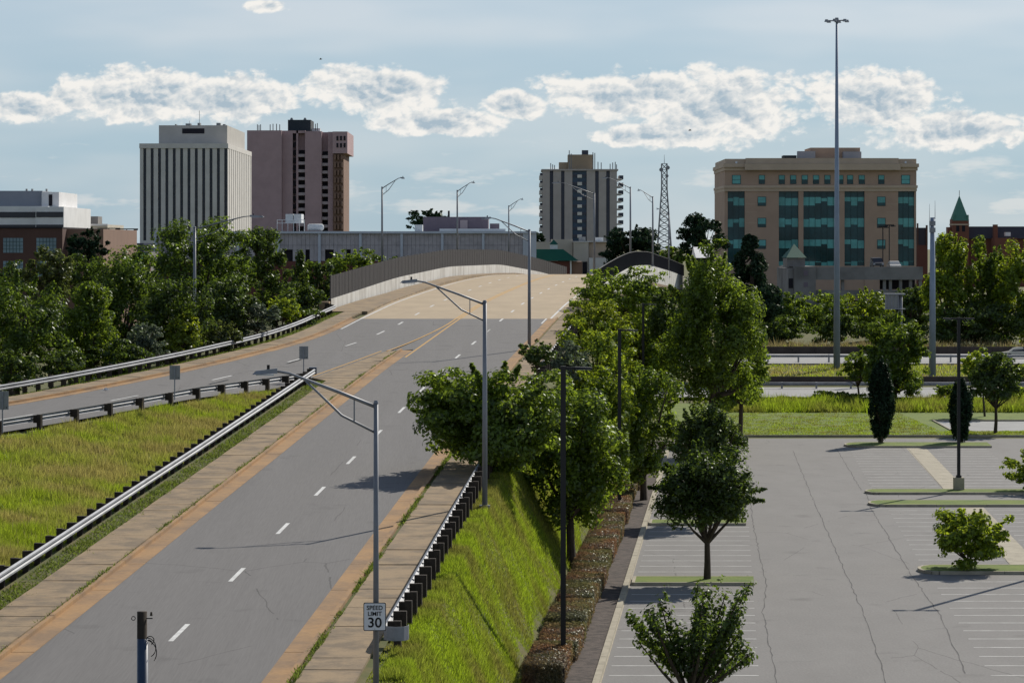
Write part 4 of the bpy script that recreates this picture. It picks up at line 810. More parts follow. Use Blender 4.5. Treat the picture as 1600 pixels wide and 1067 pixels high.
def lattice(px, ytop, ybot, Y, wt, wb):
    t, bt = P(px, ytop, Y), P(px, ybot, Y); o = empty('lattice_tower', (t.x, Y, bt.z), 'slim steel lattice tower right of the bridge fence', 'tower')
    n = 14; zs = [bt.z+(t.z-bt.z)*i/n for i in range(n+1)]; ws = [wb+(wt-wb)*min(1, i/(n*.72)) for i in range(n+1)]
    cs = lambda i: [(t.x+sx*ws[i]/2, Y+sy*ws[i]/2, zs[i]) for sx, sy in ((-1, -1), (1, -1), (1, 1), (-1, 1))]
    for k in range(4): MB().tube([cs(i)[k] for i in range(n+1)], .14, 5).build('leg', M['polegrey'], o)
    for i in range(n):
        mb = MB()
        for k in range(4):
            a, b, c, d = cs(i)[k], cs(i)[(k+1) % 4], cs(i+1)[k], cs(i+1)[(k+1) % 4]; mb.tube([a, d], .07, 4); mb.tube([b, c], .07, 4); mb.tube([c, d], .06, 4)
        mb.build('bracing', M['polegrey'], o)
    for (dx, dz, r) in ((-.8, -1.5, .5), (.8, -1.0, .5), (.6, -3.0, .4)): MB().tube([(t.x+dx, Y-.9, t.z+dz), (t.x+dx, Y-.6, t.z+dz)], [r, r*.6], 10).build('dish', M['polegrey'], o)
    MB().tube([(t.x, Y, t.z), (t.x, Y, t.z+2.2)], [.08, .03], 6).build('antenna', M['polegrey'], o)
lattice(1038, 256, 392, 700, 1.3, 3.4)
# ------------------------------------------------------------------ buildings
class BL:
    """building helper: rectangles given in photo pixels on the plane of its front at distance Y"""
    def __init__(s, name, label, Y, px, gz=4.0, cat='building'): s.Y = Y; s.o = empty(name, ((px-800)/F*Y, Y, gz), label, cat); s.gz = gz
    def b(s, name, m, x0, y0, x1, y1, d0, d1, parent=None, dY=0):
        Y = s.Y+dY; a, c = P(x0, y1, s.Y), P(x1, y0, s.Y); z0 = a.z if y1 < 900 else s.gz-1
        return MB().box(a.x, c.x, Y+d0, Y+d1, z0, c.z).build(name, m, parent or s.o)
BMAT = {}
def bm(k, c, **kw):
    BMAT[k] = mat(k, srgb(*c), kw.pop('rough', .9), kw.pop('var', .1), kw.pop('scale', .25), kw.pop('fine', 2.0), **kw); return BMAT[k]
bm('pale office stone', (204, 200, 195)); bm('penthouse grey', (184, 180, 174)); bm('dark strip glass', (36, 42, 56), rough=.15, var=.3, scale=.12); bm('grey spandrel', (50, 54, 66), rough=.4)
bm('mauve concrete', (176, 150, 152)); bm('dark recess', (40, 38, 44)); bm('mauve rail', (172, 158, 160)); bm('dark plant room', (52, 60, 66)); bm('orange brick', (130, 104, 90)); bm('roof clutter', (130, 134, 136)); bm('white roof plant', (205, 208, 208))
bm('taupe panel', (178, 171, 166)); bm('slate strip', (62, 66, 82), rough=.3); bm('blue glass', (52, 76, 100), rough=.12, var=.4); bm('white balcony', (216, 213, 206)); bm('tan plant', (164, 146, 122))
bm('tan brick', (172, 147, 128)); bm('tan stone', (188, 169, 148)); bm('teal glass dark', (30, 70, 74), rough=.08, var=.45, scale=.1); bm('teal glass', (92, 165, 162), rough=.08, var=.3, scale=.15); bm('mullion', (44, 74, 76), rough=.5)
bm('garage concrete', (132, 130, 128), var=.2, col2=srgb(104, 102, 100)); bm('green roof', (20, 84, 68), rough=.7); bm('grey wall panel', (176, 170, 173), var=.16, scale=.8); bm('pale metal', (188, 194, 204), rough=.5)
bm('mauve wall', (118, 108, 118)); bm('red brick', (104, 66, 58)); bm('dark brick', (88, 66, 60)); bm('white stucco', (222, 221, 220)); bm('dark band glass', (52, 52, 60), rough=.2); bm('grey metal wall', (140, 144, 152)); bm('steel sash glass', (120, 142, 152), rough=.1, var=.3)
bm('cream wall', (192, 184, 170)); bm('slate roof', (66, 64, 72)); bm('verdigris', (84, 128, 114)); bm('brown church brick', (120, 78, 64))
# pale office slab with vertical dark strips
b = BL('office_tower', 'pale office slab with tall dark window strips and a grey penthouse', 800, 300)
D = 72
b.b('core', BMAT['dark strip glass'], 221, 236, 354, 999, .5, D-.5)
edges = [218.5+4.6]; xs0 = 223.2; pit = 11.5
pts_ = []
for k in range(12): pts_.append((xs0+k*pit+.7, xs0+k*pit+5.3))
prev = 218.5
for k, (a, c) in enumerate(pts_):
    b.b('pier', BMAT['pale office stone'], prev, 232, a, 376, 0, 1.0); prev = c
    w = b.b('window_strip', BMAT['dark strip glass'], a, 232.5, c, 375.5, .46, .52)
    for j in range(12): b.b('spandrel', BMAT['grey spandrel'], a+.1, 240+j*11.6, c-.1, 244+j*11.6, .40, .455, w)
b.b('pier', BMAT['pale office stone'], prev, 232, 356, 376, 0, 1.0)
b.b('base_wall', BMAT['pale office stone'], 218.5, 376, 356, 999, 0, D-1); b.b('cornice', BMAT['pale office stone'], 217.8, 224.5, 356.7, 232, -.3, D)
x1 = P(356, 300, 800).x
for k in range(24): yy = 800+1.2+k*(D-2)/24; MB().box(x1-.9, x1+.12*(k % 2)-.02, yy, yy+(D-2)/24-.02, P(0, 376, 800).z, P(0, 232, 800).z).build('side_panel', BMAT['pale office stone'], b.o)
b.b('penthouse', BMAT['penthouse grey'], 242, 194, 350, 224.4, 9, 62); b.b('louvre', BMAT['dark recess'], 279, 199, 314, 207, 8.9, 9.1)
for (x, w, h) in ((264, 2, 3), (281, 8, 4), (300, 4, 5), (330, 6, 5), (340, 4, 3)): b.b('roof_unit', BMAT['roof clutter'], x, 194-h, x+w, 193.9, 14, 17)
b.b('antenna', BMAT['roof clutter'], 299, 168, 299.6, 190, 20, 20.2); b.b('antenna', BMAT['roof clutter'], 283, 184, 283.5, 194, 20, 20.2)
# mauve residential tower
b = BL('apartment_tower', 'mauve concrete apartment tower with a dark plant room on its roof', 1000, 465)
b.b('wall', BMAT['mauve concrete'], 386, 204, 440, 999, 0, 40); b.b('wall', BMAT['mauve concrete'], 440.2, 204, 456.4, 999, 2.5, 40); b.b('wall', BMAT['mauve concrete'], 476, 205, 502, 999, 2, 40); b.b('wall', BMAT['mauve concrete'], 456.4, 204, 476, 999, 5, 40); b.b('wall', BMAT['mauve concrete'], 502, 206, 520, 999, 5, 40)
b.b('wall', BMAT['mauve concrete'], 462, 204, 465, 999, 2.5, 5); b.b('parapet', BMAT['mauve concrete'], 456.4, 204, 476, 208, 2.5, 5); b.b('wall', BMAT['mauve concrete'], 512, 206, 520, 999, 2, 5)
for k in range(14):
    yy = 210+k*12.05; b.b('window', BMAT['dark recess'], 457, yy, 461.5, yy+8, 3.4, 3.6)
    if k > 1:
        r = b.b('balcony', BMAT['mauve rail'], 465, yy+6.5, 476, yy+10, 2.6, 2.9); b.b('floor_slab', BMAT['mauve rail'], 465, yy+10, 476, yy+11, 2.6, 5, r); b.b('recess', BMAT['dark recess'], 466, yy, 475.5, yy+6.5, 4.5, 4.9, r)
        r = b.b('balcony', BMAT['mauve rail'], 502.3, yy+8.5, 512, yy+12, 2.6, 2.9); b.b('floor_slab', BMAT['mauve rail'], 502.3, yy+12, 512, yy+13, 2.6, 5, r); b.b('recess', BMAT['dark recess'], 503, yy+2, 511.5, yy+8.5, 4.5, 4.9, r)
b.b('crown_block', BMAT['mauve concrete'], 520, 206, 543, 240, -1, 38)
for r_ in range(2):
    for c_ in range(3): b.b('window', BMAT['dark recess'], 526+c_*5.6, 213+r_*11, 529+c_*5.6, 220+r_*11, -1.15, -.98)
b.b('side_wall', BMAT['orange brick'], 520, 240, 536.5, 999, 1, 36)
for k in range(12):
    for c_ in range(3): b.b('side_balcony', BMAT['orange brick'], 522+c_*5.2, 242+k*12.05, 525+c_*5.2, 250+k*12.05, -.4, 1.0)
b.b('plant_room', BMAT['dark plant room'], 447, 186, 483, 203.9, 8, 24)
for x in (455, 476): MB().tube([(P(x, 0, 1010).x, 1012, P(0, 186, 1000).z), (P(x, 0, 1010).x, 1012, P(0, 182, 1000).z)], [.7, .3], 8).build('vent', BMAT['roof clutter'], b.o)
for x, h in ((400, 9), (402.5, 8), (405, 9), (420, 9), (424.5, 10), (430, 10), (435, 9), (491, 10), (494, 11)): b.b('antenna', BMAT['dark recess'], x, 203-h, x+1.1, 203.9, 4, 4.4)
b.b('roof_unit', BMAT['white roof plant'], 484, 199, 497, 203.9, 10, 14)
# grey point tower
b = BL('grey_tower', 'grey striped residential tower with side balconies and rooftop antennas', 1100, 905)
cols = [(848, 859, 't'), (859, 864.5, 's'), (864.5, 876.7, 't'), (876.7, 882, 's'), (882, 894.3, 't'), (894.3, 902, 'b'), (902, 909.5, 'w'), (909.5, 916.8, 'b'), (916.8, 930, 't'), (930, 935.5, 's'), (935.5, 947.2, 't'), (947.2, 952.8, 's'), (952.8, 964, 't')]
for a, c, k in cols:
    if k == 't': b.b('panel', BMAT['taupe panel'], a, 267, c, 999, 0, 24)
    elif k == 's': b.b('window_strip', BMAT['slate strip'], a, 268, c, 999, .7, 20)
    else:
        o2 = b.b('bay', BMAT['blue glass'], a, 268, c, 999, 1.2, 20)
        for j in range(11): b.b('balcony' if k == 'w' else 'spandrel', BMAT['white balcony'] if k == 'w' else BMAT['slate strip'], a+.2, 273+j*11.7, c-.2, 273+j*11.7+(5 if k == 'w' else 4), .5 if k == 'w' else .9, 1.19, o2)
b.b('roof_slab', BMAT['taupe panel'], 846, 264.5, 966, 267, -.4, 24.5)
for j in range(9):
    yy = 274+j*11.7
    o2 = b.b('side_balcony', BMAT['white balcony'], 843, yy, 847.9, yy+6, 3, 18); b.b('recess', BMAT['slate strip'], 844, yy-4, 847.9, yy-.1, 5, 16, o2)
    o2 = b.b('side_balcony', BMAT['slate strip'], 968, yy, 974.5, yy+6, 3, 18); b.b('slab', BMAT['white balcony'], 964.1, yy+5, 972, yy+7.2, 2, 19, o2)
b.b('penthouse', BMAT['tan plant'], 888, 241, 928, 264.4, 6, 16); b.b('penthouse', BMAT['tan plant'], 874, 253, 887.9, 264.4, 7, 14); b.b('stack', BMAT['slate strip'], 910, 234, 920, 241, 7, 12)
for x, y0 in ((860, 255), (863, 257), (866, 258), (889, 235), (892, 240), (926, 238), (929, 239), (934, 253), (939, 254), (953, 256), (957, 254), (961, 253), (963, 257)): b.b('antenna', BMAT['roof clutter'], x, y0, x+1.3, 264.4, 2, 2.4)
# tan brick office
b = BL('office_block', 'tan brick office block with teal glass bays and a stone cornice', 540, 1282)
zx = lambda v: 1100+v*.253; zy = lambda v: 210+v*.253
def R(name, m, x0, y0, x1, y1, d0, d1, parent=None): return b.b(name, BMAT[m], zx(x0), zy(y0) if y0 < 3000 else 9999, zx(x1), zy(y1) if y1 < 3000 else 9999, d0, d1, parent)
R('core', 'dark recess', 140, 340, 1300, 9999, 1.3, 28)
bays = [(147, 252), (462, 584), (614, 838), (868, 992), (1199, 1300)]
prev = 128
for i, (a, c) in enumerate(bays+[(1312, 0)]):
    R('brick_wall', 'tan brick', prev, 352, a, 9999, 0 if prev > 128 and a < 1312 else .3, 27); prev = c
for (a, c) in bays:
    g = R('glass_bay', 'teal glass dark', a, 352, c, 812, .75, .9)
    for (y0, y1) in ((388, 440), (518, 572), (650, 704), (784, 812)):
        nx = max(3, int((c-a)/37))
        for k in range(nx): R('pane', 'teal glass', a+(c-a)*k/nx+1, y0+random.choice((0, 0, 0, 6)), a+(c-a)*(k+1)/nx-1, y1-random.choice((0, 0, 14, 26)), .69, .74, g)
    nx = max(3, int((c-a)/37))
    for k in range(nx+1): xx = a+(c-a)*k/nx; R('mullion', 'mullion', xx-.8, 352, xx+.8, 812, .62, .68, g)
    R('lower_wall', 'tan brick', a, 812, c, 9999, .2, 1.2)
for x in (357, 1095):
    for y in (385, 516, 650):
        f = R('window', 'mullion', x-26, y, x+26, y+58, -.06, .02); R('pane', 'teal glass', x-23, y+3, x+23, y+38, -.10, -.062, f); R('pane', 'teal glass dark', x-23, y+41, x+23, y+55, -.10, -.062, f)
R('frieze_wall', 'tan brick', 128, 225, 1312, 318, 0, 27)
R('string_course', 'tan stone', 122, 316, 1318, 332, -.45, 27.2); R('string_course', 'tan stone', 126, 332, 1314, 352, -.2, 27)
R('cornice', 'tan stone', 118, 182, 1324, 204, -.9, 27.6); R('cornice', 'tan stone', 124, 204, 1318, 225, -.4, 27.3); R('attic_wall', 'tan stone', 132, 152, 1312, 182, .1, 27)
R('attic_wall', 'tan stone', 256, 148, 1200, 181, -.5, .09); R('cornice', 'tan stone', 248, 183, 1208, 222, -1.3, -.92)
for x in (200, 357, 480, 551, 622, 692, 762, 842, 902, 974, 1095, 1245):
    w = 27 if x in (200, 1245) else 19; f = R('window', 'mullion', x-w, 252, x+w, 308, -.06, .02); R('pane', 'teal glass', x-w+3, 255, x+w-3, 280, -.1, -.062, f); R('pane', 'teal glass dark' if w < 25 else 'teal glass', x-w+3, 282, x+w-3, 305, -.1, -.062, f)
for y in (430, 480, 545, 610, 672, 740): R('brick_joint', 'tan stone', 254, y, 330, y+2, -.015, .01); R('brick_joint', 'tan stone', 1124, y, 1197, y+2, -.015, .01)
R('plant_room', 'tan brick', 688, 73, 1000, 151.5, 9, 20); R('plant_screen', 'grey metal wall', 603, 97, 712, 151.5, 7, 8.9); R('plant_screen', 'grey metal wall', 888, 100, 1000, 151.5, 7, 8.9)
for k in range(6): R('cooling_unit', 'dark plant room', 516+k*14, 122, 528+k*14, 151.5, 8, 12)
for x in (200, 1245): MB().tube([(P(zx(x), zy(174), 540).x, 539.9, P(0, zy(174), 540).z), (P(zx(x), 0, 540).x, 540.15, P(0, zy(174), 540).z)], .22, 8).build('floodlight', M['signwhite'], b.o)
# parking garage in front
b = BL('parking_garage', 'low grey concrete parking garage in front of the office block', 470, 1340, 2)
def R(name, m, x0, y0, x1, y1, d0, d1, parent=None): return b.b(name, BMAT[m], zx(x0), zy(y0) if y0 < 3000 else 9999, zx(x1), zy(y1) if y1 < 3000 else 9999, d0, d1, parent)
R('upper_parapet', 'garage concrete', 690, 818, 1352, 898, 0, .5); R('roof_deck', 'garage concrete', 690, 880, 1352, 895, .51, 26); R('lower_parapet', 'garage concrete', 690, 962, 1352, 1010, 0, .5); R('lower_deck', 'garage concrete', 690, 1005, 1352, 1016, .51, 26); R('lower_wall', 'garage concrete', 690, 1040, 1352, 9999, .2, 26)
R('side_tower', 'garage concrete', 556, 816, 689, 9999, -.4, 25); R('side_tower', 'garage concrete', 520, 826, 555.5, 9999, .3, 20)
for x in (1118, 1155, 1218, 1280, 1340, 860): R('column', 'garage concrete', x-9, 898, x+9, 962, .6, 1.4)
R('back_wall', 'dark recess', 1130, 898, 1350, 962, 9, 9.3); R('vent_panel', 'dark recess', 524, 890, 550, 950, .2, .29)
for y in (842, 912): R('vent_panel', 'mauve wall', 614, y, 640, y+30, -.46, -.405)
R('stair_tower', 'garage concrete', 520, 765, 632, 817, 2, 9)
a, c = P(zx(514), 0, 470), P(zx(640), 0, 470); z0, z1 = P(0, zy(762), 470).z, P(0, zy(676), 470).z; xm = (a.x+c.x)/2
MB().add([(a.x, 471.5, z0), (c.x, 471.5, z0), (c.x, 480, z0), (a.x, 480, z0), (xm, 475.7, z1)], [(0, 1, 4), (1, 2, 4), (2, 3, 4), (3, 0, 4), (0, 3, 2, 1)]).build('pyramid_roof', BMAT['green roof'], b.o)
def lamp_far(x, y0, y1, Y, lb, w=2.2):
    a, c = P(x, y1, Y), P(x, y0, Y); o = empty('area_light', (a.x, Y, a.z), lb, 'lamp'); MB().tube([a, c], .09, 8).build('pole', M['blackpole'], o); MB().box(a.x-w, a.x+w, Y-.15, Y+.15, c.z-.1, c.z+.1).build('cross_arm', M['blackpole'], o)
    for s in (-1, 1): MB().box(a.x+s*w*.8-.4, a.x+s*w*.8+.4, Y-.25, Y+.25, c.z-.25, c.z-.101).build('lamp_head', M['blackpole'], o)
lamp_far(1379.5, 354, 416, 475, 'thin twin lamp pole on the garage roof, left of the pair', .7); lamp_far(1389.5, 352, 416, 478, 'thin twin lamp pole on the garage roof, right of the pair', .8)
lamp_far(170, 357, 400, 560, 'thin twin lamp pole left of the pale office slab'); lamp_far(198, 358, 402, 560, 'thin twin lamp pole nearest the pale office slab')
# ------------------------------------------------------------------ cars
def car(name, label, x, y, z, colr, rot=0, suv=False):
    o = empty(name, (x, y, z), label, 'car'); m = mat(label[:20], colr, .3, .05, 1, 4, spec=.6); L, Wd, Hh = 4.7, 1.8, (1.75 if suv else 1.44); c, s = math.cos(rot), math.sin(rot)
    prof = [(-2.35, .35), (-2.35, .68), (-2.2, .78), (-1.35, .9), (-.75, Hh-.08), (-.1, Hh), (.75, Hh-.05), (1.55, .98), (2.25, .92), (2.35, .7), (2.35, .35)] if not suv else [(-2.35, .4), (-2.35, .85), (-1.5, 1.05), (-.9, Hh-.05), (2.1, Hh), (2.3, 1.1), (2.35, .4)]
    def place(mb): mb.v = [(x+vx*c-vy*s, y+vx*s+vy*c, z+vz) for vx, vy, vz in mb.v]; return mb
    n = len(prof); mb = MB(); mb.add([(a, -Wd/2+(.14 if h > 1.0 else 0), h) for a, h in prof]+[(a, Wd/2-(.14 if h > 1.0 else 0), h) for a, h in prof], [tuple(range(n))[::-1], tuple(range(n, 2*n))]+[(i, (i+1) % n, (i+1) % n+n, i+n) for i in range(n)]); place(mb).build('body', m, o)
    g = [(-1.2, .95), (-.72, Hh-.14), (-.1, Hh-.07), (.7, Hh-.12), (1.3, .97)] if not suv else [(-1.4, 1.08), (-.85, Hh-.15), (1.95, Hh-.12), (2.1, 1.12)]
    for sy in (-1, 1):
        mb = MB(); mb.add([(a, sy*(Wd/2-(.13 if h > 1.0 else -.006)), h) for a, h in g], [tuple(range(len(g)))]); place(mb).build('side_window', BMAT['dark band glass'], o)
        mb = MB(); mb.box(.0, .06, sy*(Wd/2-.11)-.03, sy*(Wd/2-.11)+.03, .95, Hh-.08); place(mb).build('pillar', m, o)
        for wx in (-1.45, 1.4):
            mb = MB(); mb.tube([(wx, sy*(Wd/2-.2), .33), (wx, sy*(Wd/2+.01), .33)], .33, 18); w = place(mb).build('wheel', M['black'], o); mb = MB(); mb.tube([(wx, sy*(Wd/2+.005), .33), (wx, sy*(Wd/2+.025), .33)], .2, 12); place(mb).build('rim', M['galv'], w)
        mb = MB(); mb.box(-2.37, -2.2, sy*.7-.18, sy*.7+.18, .62, .74); place(mb).build('headlight', M['lens'], o)
    return o
car('car', 'pale champagne saloon driving on the far highway lanes at the right edge', (1567-800)/F*372+2.35, 373, 1.52, srgb(190, 186, 172))
t = P(1371, 416, 473); car('car', 'dark sport utility vehicle parked on the garage roof', t.x, 474, t.z-.35, srgb(40, 42, 50), math.pi/2, True); t = P(1398, 416, 473); car('car', 'pale car parked on the garage roof beside the dark one', t.x, 474, t.z-.6, srgb(190, 186, 178), math.pi/2)
# ------------------------------------------------------------------ grey warehouse and the left buildings
b = BL('warehouse', 'long low grey panelled warehouse with white pilasters and coping', 520, 540, 4)
pil = [243, 306, 371.5, 435, 499, 563, 627.5, 691, 755, 819]
b.b('core', BMAT['dark recess'], 244, 366, 836, 999, 1.2, 60)
for k in range(len(pil)-1):
    a, c = pil[k]+2, pil[k+1]-2; n = 9; 
    for j in range(n): b.b('wall_panel', BMAT['grey wall panel'], a+(c-a)*j/n+.15, 365, a+(c-a)*(j+1)/n-.15, 383.2, .5, 1.1); b.b('wall_panel', BMAT['grey wall panel'], a+(c-a)*j/n+.15, 383.6, a+(c-a)*(j+1)/n-.15, 408 if (k in (3, 4) and j in (1, 2, 6)) is False else 390, .5, 1.1)
    b.b('lower_wall', BMAT['red brick'], a-2, 408.5, c+2, 999, .45, 1.15)
for x in pil: b.b('pilaster', BMAT['pale metal'], x-2, 365, x+2, 412, .1, .49)
b.b('end_wall', BMAT['pale metal'], 821, 364, 838, 999, .2, 58); b.b('coping', BMAT['pale metal'], 240, 361.5, 838, 365, -.15, 60)
b.b('roof_house', BMAT['mauve wall'], 658, 338, 762, 361.4, 12, 30); b.b('vent_panel', BMAT['mauve rail'], 717, 343, 729, 357, 11.8, 12.0); b.b('roof_unit', BMAT['white roof plant'], 647, 351, 659, 361.4, 4, 8); b.b('roof_unit', BMAT['mauve wall'], 765, 349, 780, 361.4, 6, 9); b.b('roof_curb', BMAT['white roof plant'], 686, 357.5, 790, 361.4, 3, 5)
b.b('stack', BMAT['dark recess'], 697, 328, 700, 338, 14, 15)
for x in (442, 455): b.b('cooling_tower', BMAT['white roof plant'], x, 334, x+12, 348, 6, 12)
for x in (429, 437, 446, 455, 464, 472): b.b('frame_post', BMAT['white roof plant'], x, 343, x+.8, 361.4, 5, 5.2)
for y in (343, 348): b.b('frame_rail', BMAT['white roof plant'], 429, y, 473, y+.8, 4.9, 5.1)
a, c = P(478, 355, 520), P(502, 355, 520); MB().tube([(a.x-.2, 527, a.z), (a.x, 527, a.z), (c.x-.3, 527, a.z), (c.x, 527, a.z)], [.4, .62, .62, .3], 12).build('tank', BMAT['white roof plant'], b.o, True)
b = BL('brick_warehouse', 'dark red brick warehouse with large steel sash windows at the left edge', 420, 60, 3)
b.b('wall', BMAT['dark brick'], -60, 357, 97.5, 999, 0, 40); b.b('coping', BMAT['dark recess'], -60, 355, 98, 357, -.2, 40.2)
for (x0, x1) in ((5, 36), (57, 88), (-46, -15)):
    for (y0, y1) in ((372, 395), (408, 432)):
        f = b.b('window', BMAT['steel sash glass'], x0, y0, x1, y1, -.05, .05)
        for k in range(1, 6): xx = x0+(x1-x0)*k/6; b.b('glazing_bar', BMAT['mullion'], xx-.3, y0, xx+.3, y1, -.1, -.052, f)
        for k in range(1, 4): yy = y0+(y1-y0)*k/4; b.b('glazing_bar', BMAT['mullion'], x0, yy-.25, x1, yy+.25, -.13, -.102, f)
a = P(97.5, 0, 420).x
MB().box(a-.5, a+5.4, 424, 462, 2, P(0, 358, 424).z).build('sunlit_side_wing', BMAT['orange brick'], b.o); b.b('window', BMAT['steel sash glass'], 102, 373, 107, 395, 3.95, 4.02)  # sunlit side of the warehouse: its light is put into a lighter brick colour
b = BL('white_block', 'white stepped office block with dark window bands behind the brick warehouse', 560, 50, 5)
b.b('lower_storey', BMAT['white stucco'], -60, 322, 70, 999, 4, 40); b.b('lower_storey', BMAT['white stucco'], 53, 323, 97, 999, 2, 38)
for y in (331, 351): b.b('window_band', BMAT['dark band glass'], -60, y, 52.9, y+9, 3.9, 4.02); b.b('window_band', BMAT['dark band glass'], 54, y, 96.3, y+8.5, 1.9, 2.02)
b.b('upper_block', BMAT['grey metal wall'], -60, 297, 54.5, 321.9, 9, 34); b.b('upper_block', BMAT['white stucco'], 54.6, 299, 82, 322.9, 8, 32); b.b('door', BMAT['dark recess'], 66, 303, 71.5, 321, 7.9, 8.02)
for x in (21, 30, 53): b.b('vent', BMAT['roof clutter'], x, 293, x+2.2, 296.9, 14, 15)
b = BL('roof_plant_block', 'pale low building with a square rooftop tank left of the office slab', 600, 145, 5)
b.b('wall', BMAT['cream wall'], 118, 351, 168, 999, 0, 25); b.b('tank_house', BMAT['garage concrete'], 133, 338, 150, 350.9, 3, 9); b.b('parapet', BMAT['white stucco'], 117.5, 350, 168.5, 353, -.3, -.02); b.b('roof_unit', BMAT['garage concrete'], 110, 349, 118, 360, 2, 8)
b = BL('low_row', 'low grey building with a green hipped entrance left of the pale office slab', 500, 205, 4)
b.b('wall', BMAT['garage concrete'], 172, 394, 232, 999, 0, 20); b.b('upper_wall', BMAT['slate strip'], 176, 380, 220, 393.9, 4, 18); b.b('brick_band', BMAT['red brick'], 205, 411, 236, 999, -1.5, -.02)
a, c = P(212, 407, 500), P(234, 407, 500); z1 = P(0, 395, 500).z; MB().add([(a.x, 497, a.z), (c.x, 497, a.z), (c.x, 503, a.z), (a.x, 503, a.z), (a.x+.8, 500, z1), (c.x-.3, 500, z1)], [(0, 1, 5, 4), (1, 2, 5), (2, 3, 4, 5), (3, 0, 4), (0, 3, 2, 1)]).build('entrance_roof', BMAT['green roof'], b.o)
# buildings behind the bridge crest
b = BL('brick_shop', 'brick building with a green hipped roof and cupola behind the bridge crest', 560, 870, 4)
b.b('brick_wall', BMAT['red brick'], 838, 408, 891, 999, 0, 14); b.b('brick_wall', BMAT['orange brick'], 891.5, 409, 910, 999, .2, 14); b.b('pier', BMAT['white stucco'], 890.7, 404, 893, 999, -.4, -.02); b.b('eave_band', BMAT['white stucco'], 856, 405.5, 872, 407.8, -.5, -.1)
z0, z1 = P(0, 407.5, 560).z, P(0, 389.5, 560).z; xa, xb, xc, xd = P(836, 0, 560).x, P(904, 0, 560).x, P(836, 0, 560).x, P(880, 0, 560).x
MB().add([(xa, 558.8, z0), (xb, 558.8, z0), (xb, 575, z0), (xa, 575, z0), (xc, 560.6, z1), (xd, 560.6, z1), (xd, 573, z1), (xc, 573, z1)], [(0, 1, 5, 4), (1, 2, 6, 5), (2, 3, 7, 6), (3, 0, 4, 7), (4, 5, 6, 7), (0, 3, 2, 1)]).build('roof', BMAT['green roof'], b.o)
cu = b.b('cupola', BMAT['white stucco'], 860, 382, 872, 389.6, 6, 8); a, c = P(859, 382, 560), P(873, 374, 560); xm = (a.x+c.x)/2
MB().add([(a.x, 565.8, a.z), (c.x, 565.8, a.z), (c.x, 568.2, a.z), (a.x, 568.2, a.z), (xm, 567, c.z)], [(0, 1, 4), (1, 2, 4), (2, 3, 4), (3, 0, 4), (0, 3, 2, 1)]).build('cupola_roof', BMAT['green roof'], cu)
b = BL('beige_hall', 'plain beige hall with stepped flat roofs below the grey tower', 640, 900, 5)
b.b('wall', BMAT['cream wall'], 836, 378, 862, 999, 1, 20); b.b('wall', BMAT['cream wall'], 862.3, 374, 895, 999, 2, 20); b.b('wall', BMAT['cream wall'], 896, 378, 919.5, 999, -1, 20); b.b('wall', BMAT['tan stone'], 920, 378, 967, 999, 0, 22); b.b('parapet', BMAT['white stucco'], 895.5, 377, 967.5, 378.2, -1.3, 20); b.b('lower_wing', BMAT['white stucco'], 920, 403, 962, 999, -6, -.02); b.b('roof_unit', BMAT['roof clutter'], 906, 370, 916, 376.9, 6, 10); b.b('roof_unit', BMAT['white roof plant'], 932, 371, 944, 376.9, 6, 9); b.b('door', BMAT['dark recess'], 910, 409, 917, 999, -1.15, -.98)
b = BL('shed', 'small white gabled shed between the trees left of the office block', 430, 1110, 3)
b.b('wall', BMAT['dark recess'], 1089, 402, 1110, 999, 0, 10); a, c = P(1087, 403, 430), P(1112, 386, 430); MB().add([(a.x, 429.4, a.z), (c.x, 429.4, a.z), (c.x, 436, c.z), (a.x, 436, c.z), (a.x, 440.4, a.z), (c.x, 440.4, a.z)], [(0, 1, 2, 3), (3, 2, 5, 4), (0, 3, 4), (1, 5, 2)]).build('roof', BMAT['white stucco'], b.o)
# church
b = BL('church', 'brick church with a pointed green copper steeple at the right', 720, 1530, 5, 'church')
b.b('tower', BMAT['brown church brick'], 1488, 343, 1514, 999, 0, 4.2)
for x in (1489, 1510.5): b.b('corner_turret', BMAT['verdigris'], x, 336, x+3, 343.5, -.2, .6)
b.b('belfry_band', BMAT['tan stone'], 1487.5, 350, 1514.5, 352, -.2, 4.4)
for x in (1494, 1503): b.b('belfry_opening', BMAT['dark recess'], x, 352.5, x+5, 362, -.06, .05)
a, c = P(1489, 345, 720), P(1513, 305, 720); xm = (a.x+c.x)/2
MB().add([(a.x-.15, 719.8, a.z), (c.x+.15, 719.8, a.z), (c.x+.15, 724.4, a.z), (a.x-.15, 724.4, a.z), (xm, 722.1, c.z)], [(0, 1, 4), (1, 2, 4), (2, 3, 4), (3, 0, 4), (0, 3, 2, 1)]).build('steeple', BMAT['verdigris'], b.o)
MB().tube([(xm, 722.1, c.z-.3), (xm, 722.1, c.z+1.2)], .07, 6).build('finial', BMAT['dark recess'], b.o); b.b('nave_wall', BMAT['brown church brick'], 1480, 372, 1620, 999, 2, 18)
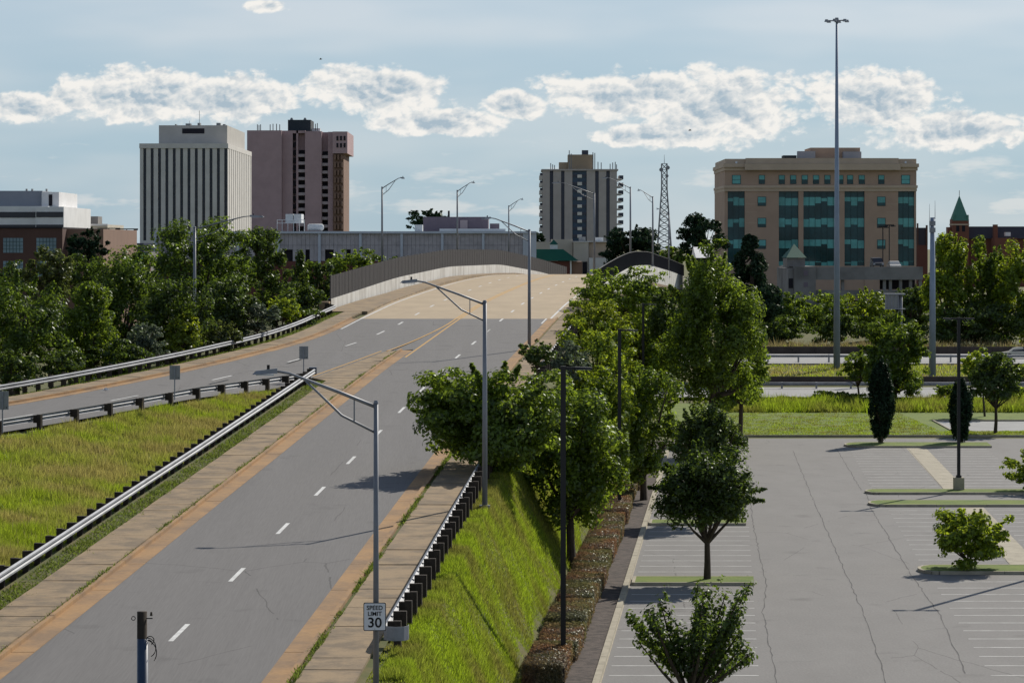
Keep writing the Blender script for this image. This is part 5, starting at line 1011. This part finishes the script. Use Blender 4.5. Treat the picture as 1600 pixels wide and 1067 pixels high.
a, c = P(1512, 373, 722), P(1625, 354, 722); MB().add([(a.x, 721, a.z), (c.x, 721, a.z), (c.x, 723, c.z), (a.x, 723, c.z), (a.x, 741, a.z), (c.x, 741, a.z)], [(0, 1, 2, 3), (3, 2, 5, 4), (0, 3, 4), (1, 5, 2)]).build('nave_roof', BMAT['slate roof'], b.o)
b.b('gable', BMAT['brown church brick'], 1482, 355, 1488, 999, 1, 4); b.b('chimney', BMAT['brown church brick'], 1552, 351, 1558, 372, -1, 1); b.b('side_chapel', BMAT['brown church brick'], 1550, 372, 1585, 999, -4, 1.9); b.b('chapel_window', BMAT['dark band glass'], 1555, 383, 1560, 392, -4.1, -3.98); b.b('dormer', BMAT['white stucco'], 1569, 363, 1577, 369, -2, 0)
b = BL('brick_gable_house', 'red brick gabled house peeping out right of the office block', 620, 1442, 5)
b.b('wall', BMAT['red brick'], 1433, 383, 1449.5, 999, 0, 15); b.b('gable_wall', BMAT['slate roof'], 1433, 356, 1448, 383, .2, 12); b.b('parapet', BMAT['dark brick'], 1446.5, 352, 1449.5, 383, -.1, .15); b.b('parapet', BMAT['dark brick'], 1432.5, 349, 1435, 383, -.1, .15)
# ------------------------------------------------------------------ small things
for (px, py, z, lb) in ((553, 904, 4.1, 'crumpled white litter in the right gutter'), (165, 611, 7.75, 'crumpled white litter at the ramp kerb')):
    Y = (H-z)*F/(py-HOR); X = (px-800)/F*Y; n = 40; v = RNG.normal(size=(14, 3)); mb = MB(); pts = [(X+a*.09, Y+b_*.09, z+.08+c_*.045) for a, b_, c_ in v]; mb.add(pts, [(i, (i+3) % 14, (i+7) % 14) for i in range(14)]); tag(mb.build('litter', M['trash']), lb, 'litter')
for (px, py, lb) in ((501, 93, 'tiny dark bird flying left of the centre of the sky'), (1078, 204, 'tiny dark bird flying in front of the big right cloud')):
    c = P(px, py, 260); o = empty('bird', c, lb, 'bird'); MB().tube([c+Vector((-.14, 0, 0)), c, c+Vector((.15, 0, .02))], [.02, .05, .015], 8).build('body', M['black'], o)
    for s in (-1, 1): MB().add([c+Vector((-.05, 0, 0)), c+Vector((.07, 0, 0)), c+Vector((.03, s*.2, .1)), c+Vector((-.02, s*.22, .1)), c+Vector((0, 0, .03))], [(0, 1, 2, 3), (0, 4, 1)]).build('wing', M['black'], o)
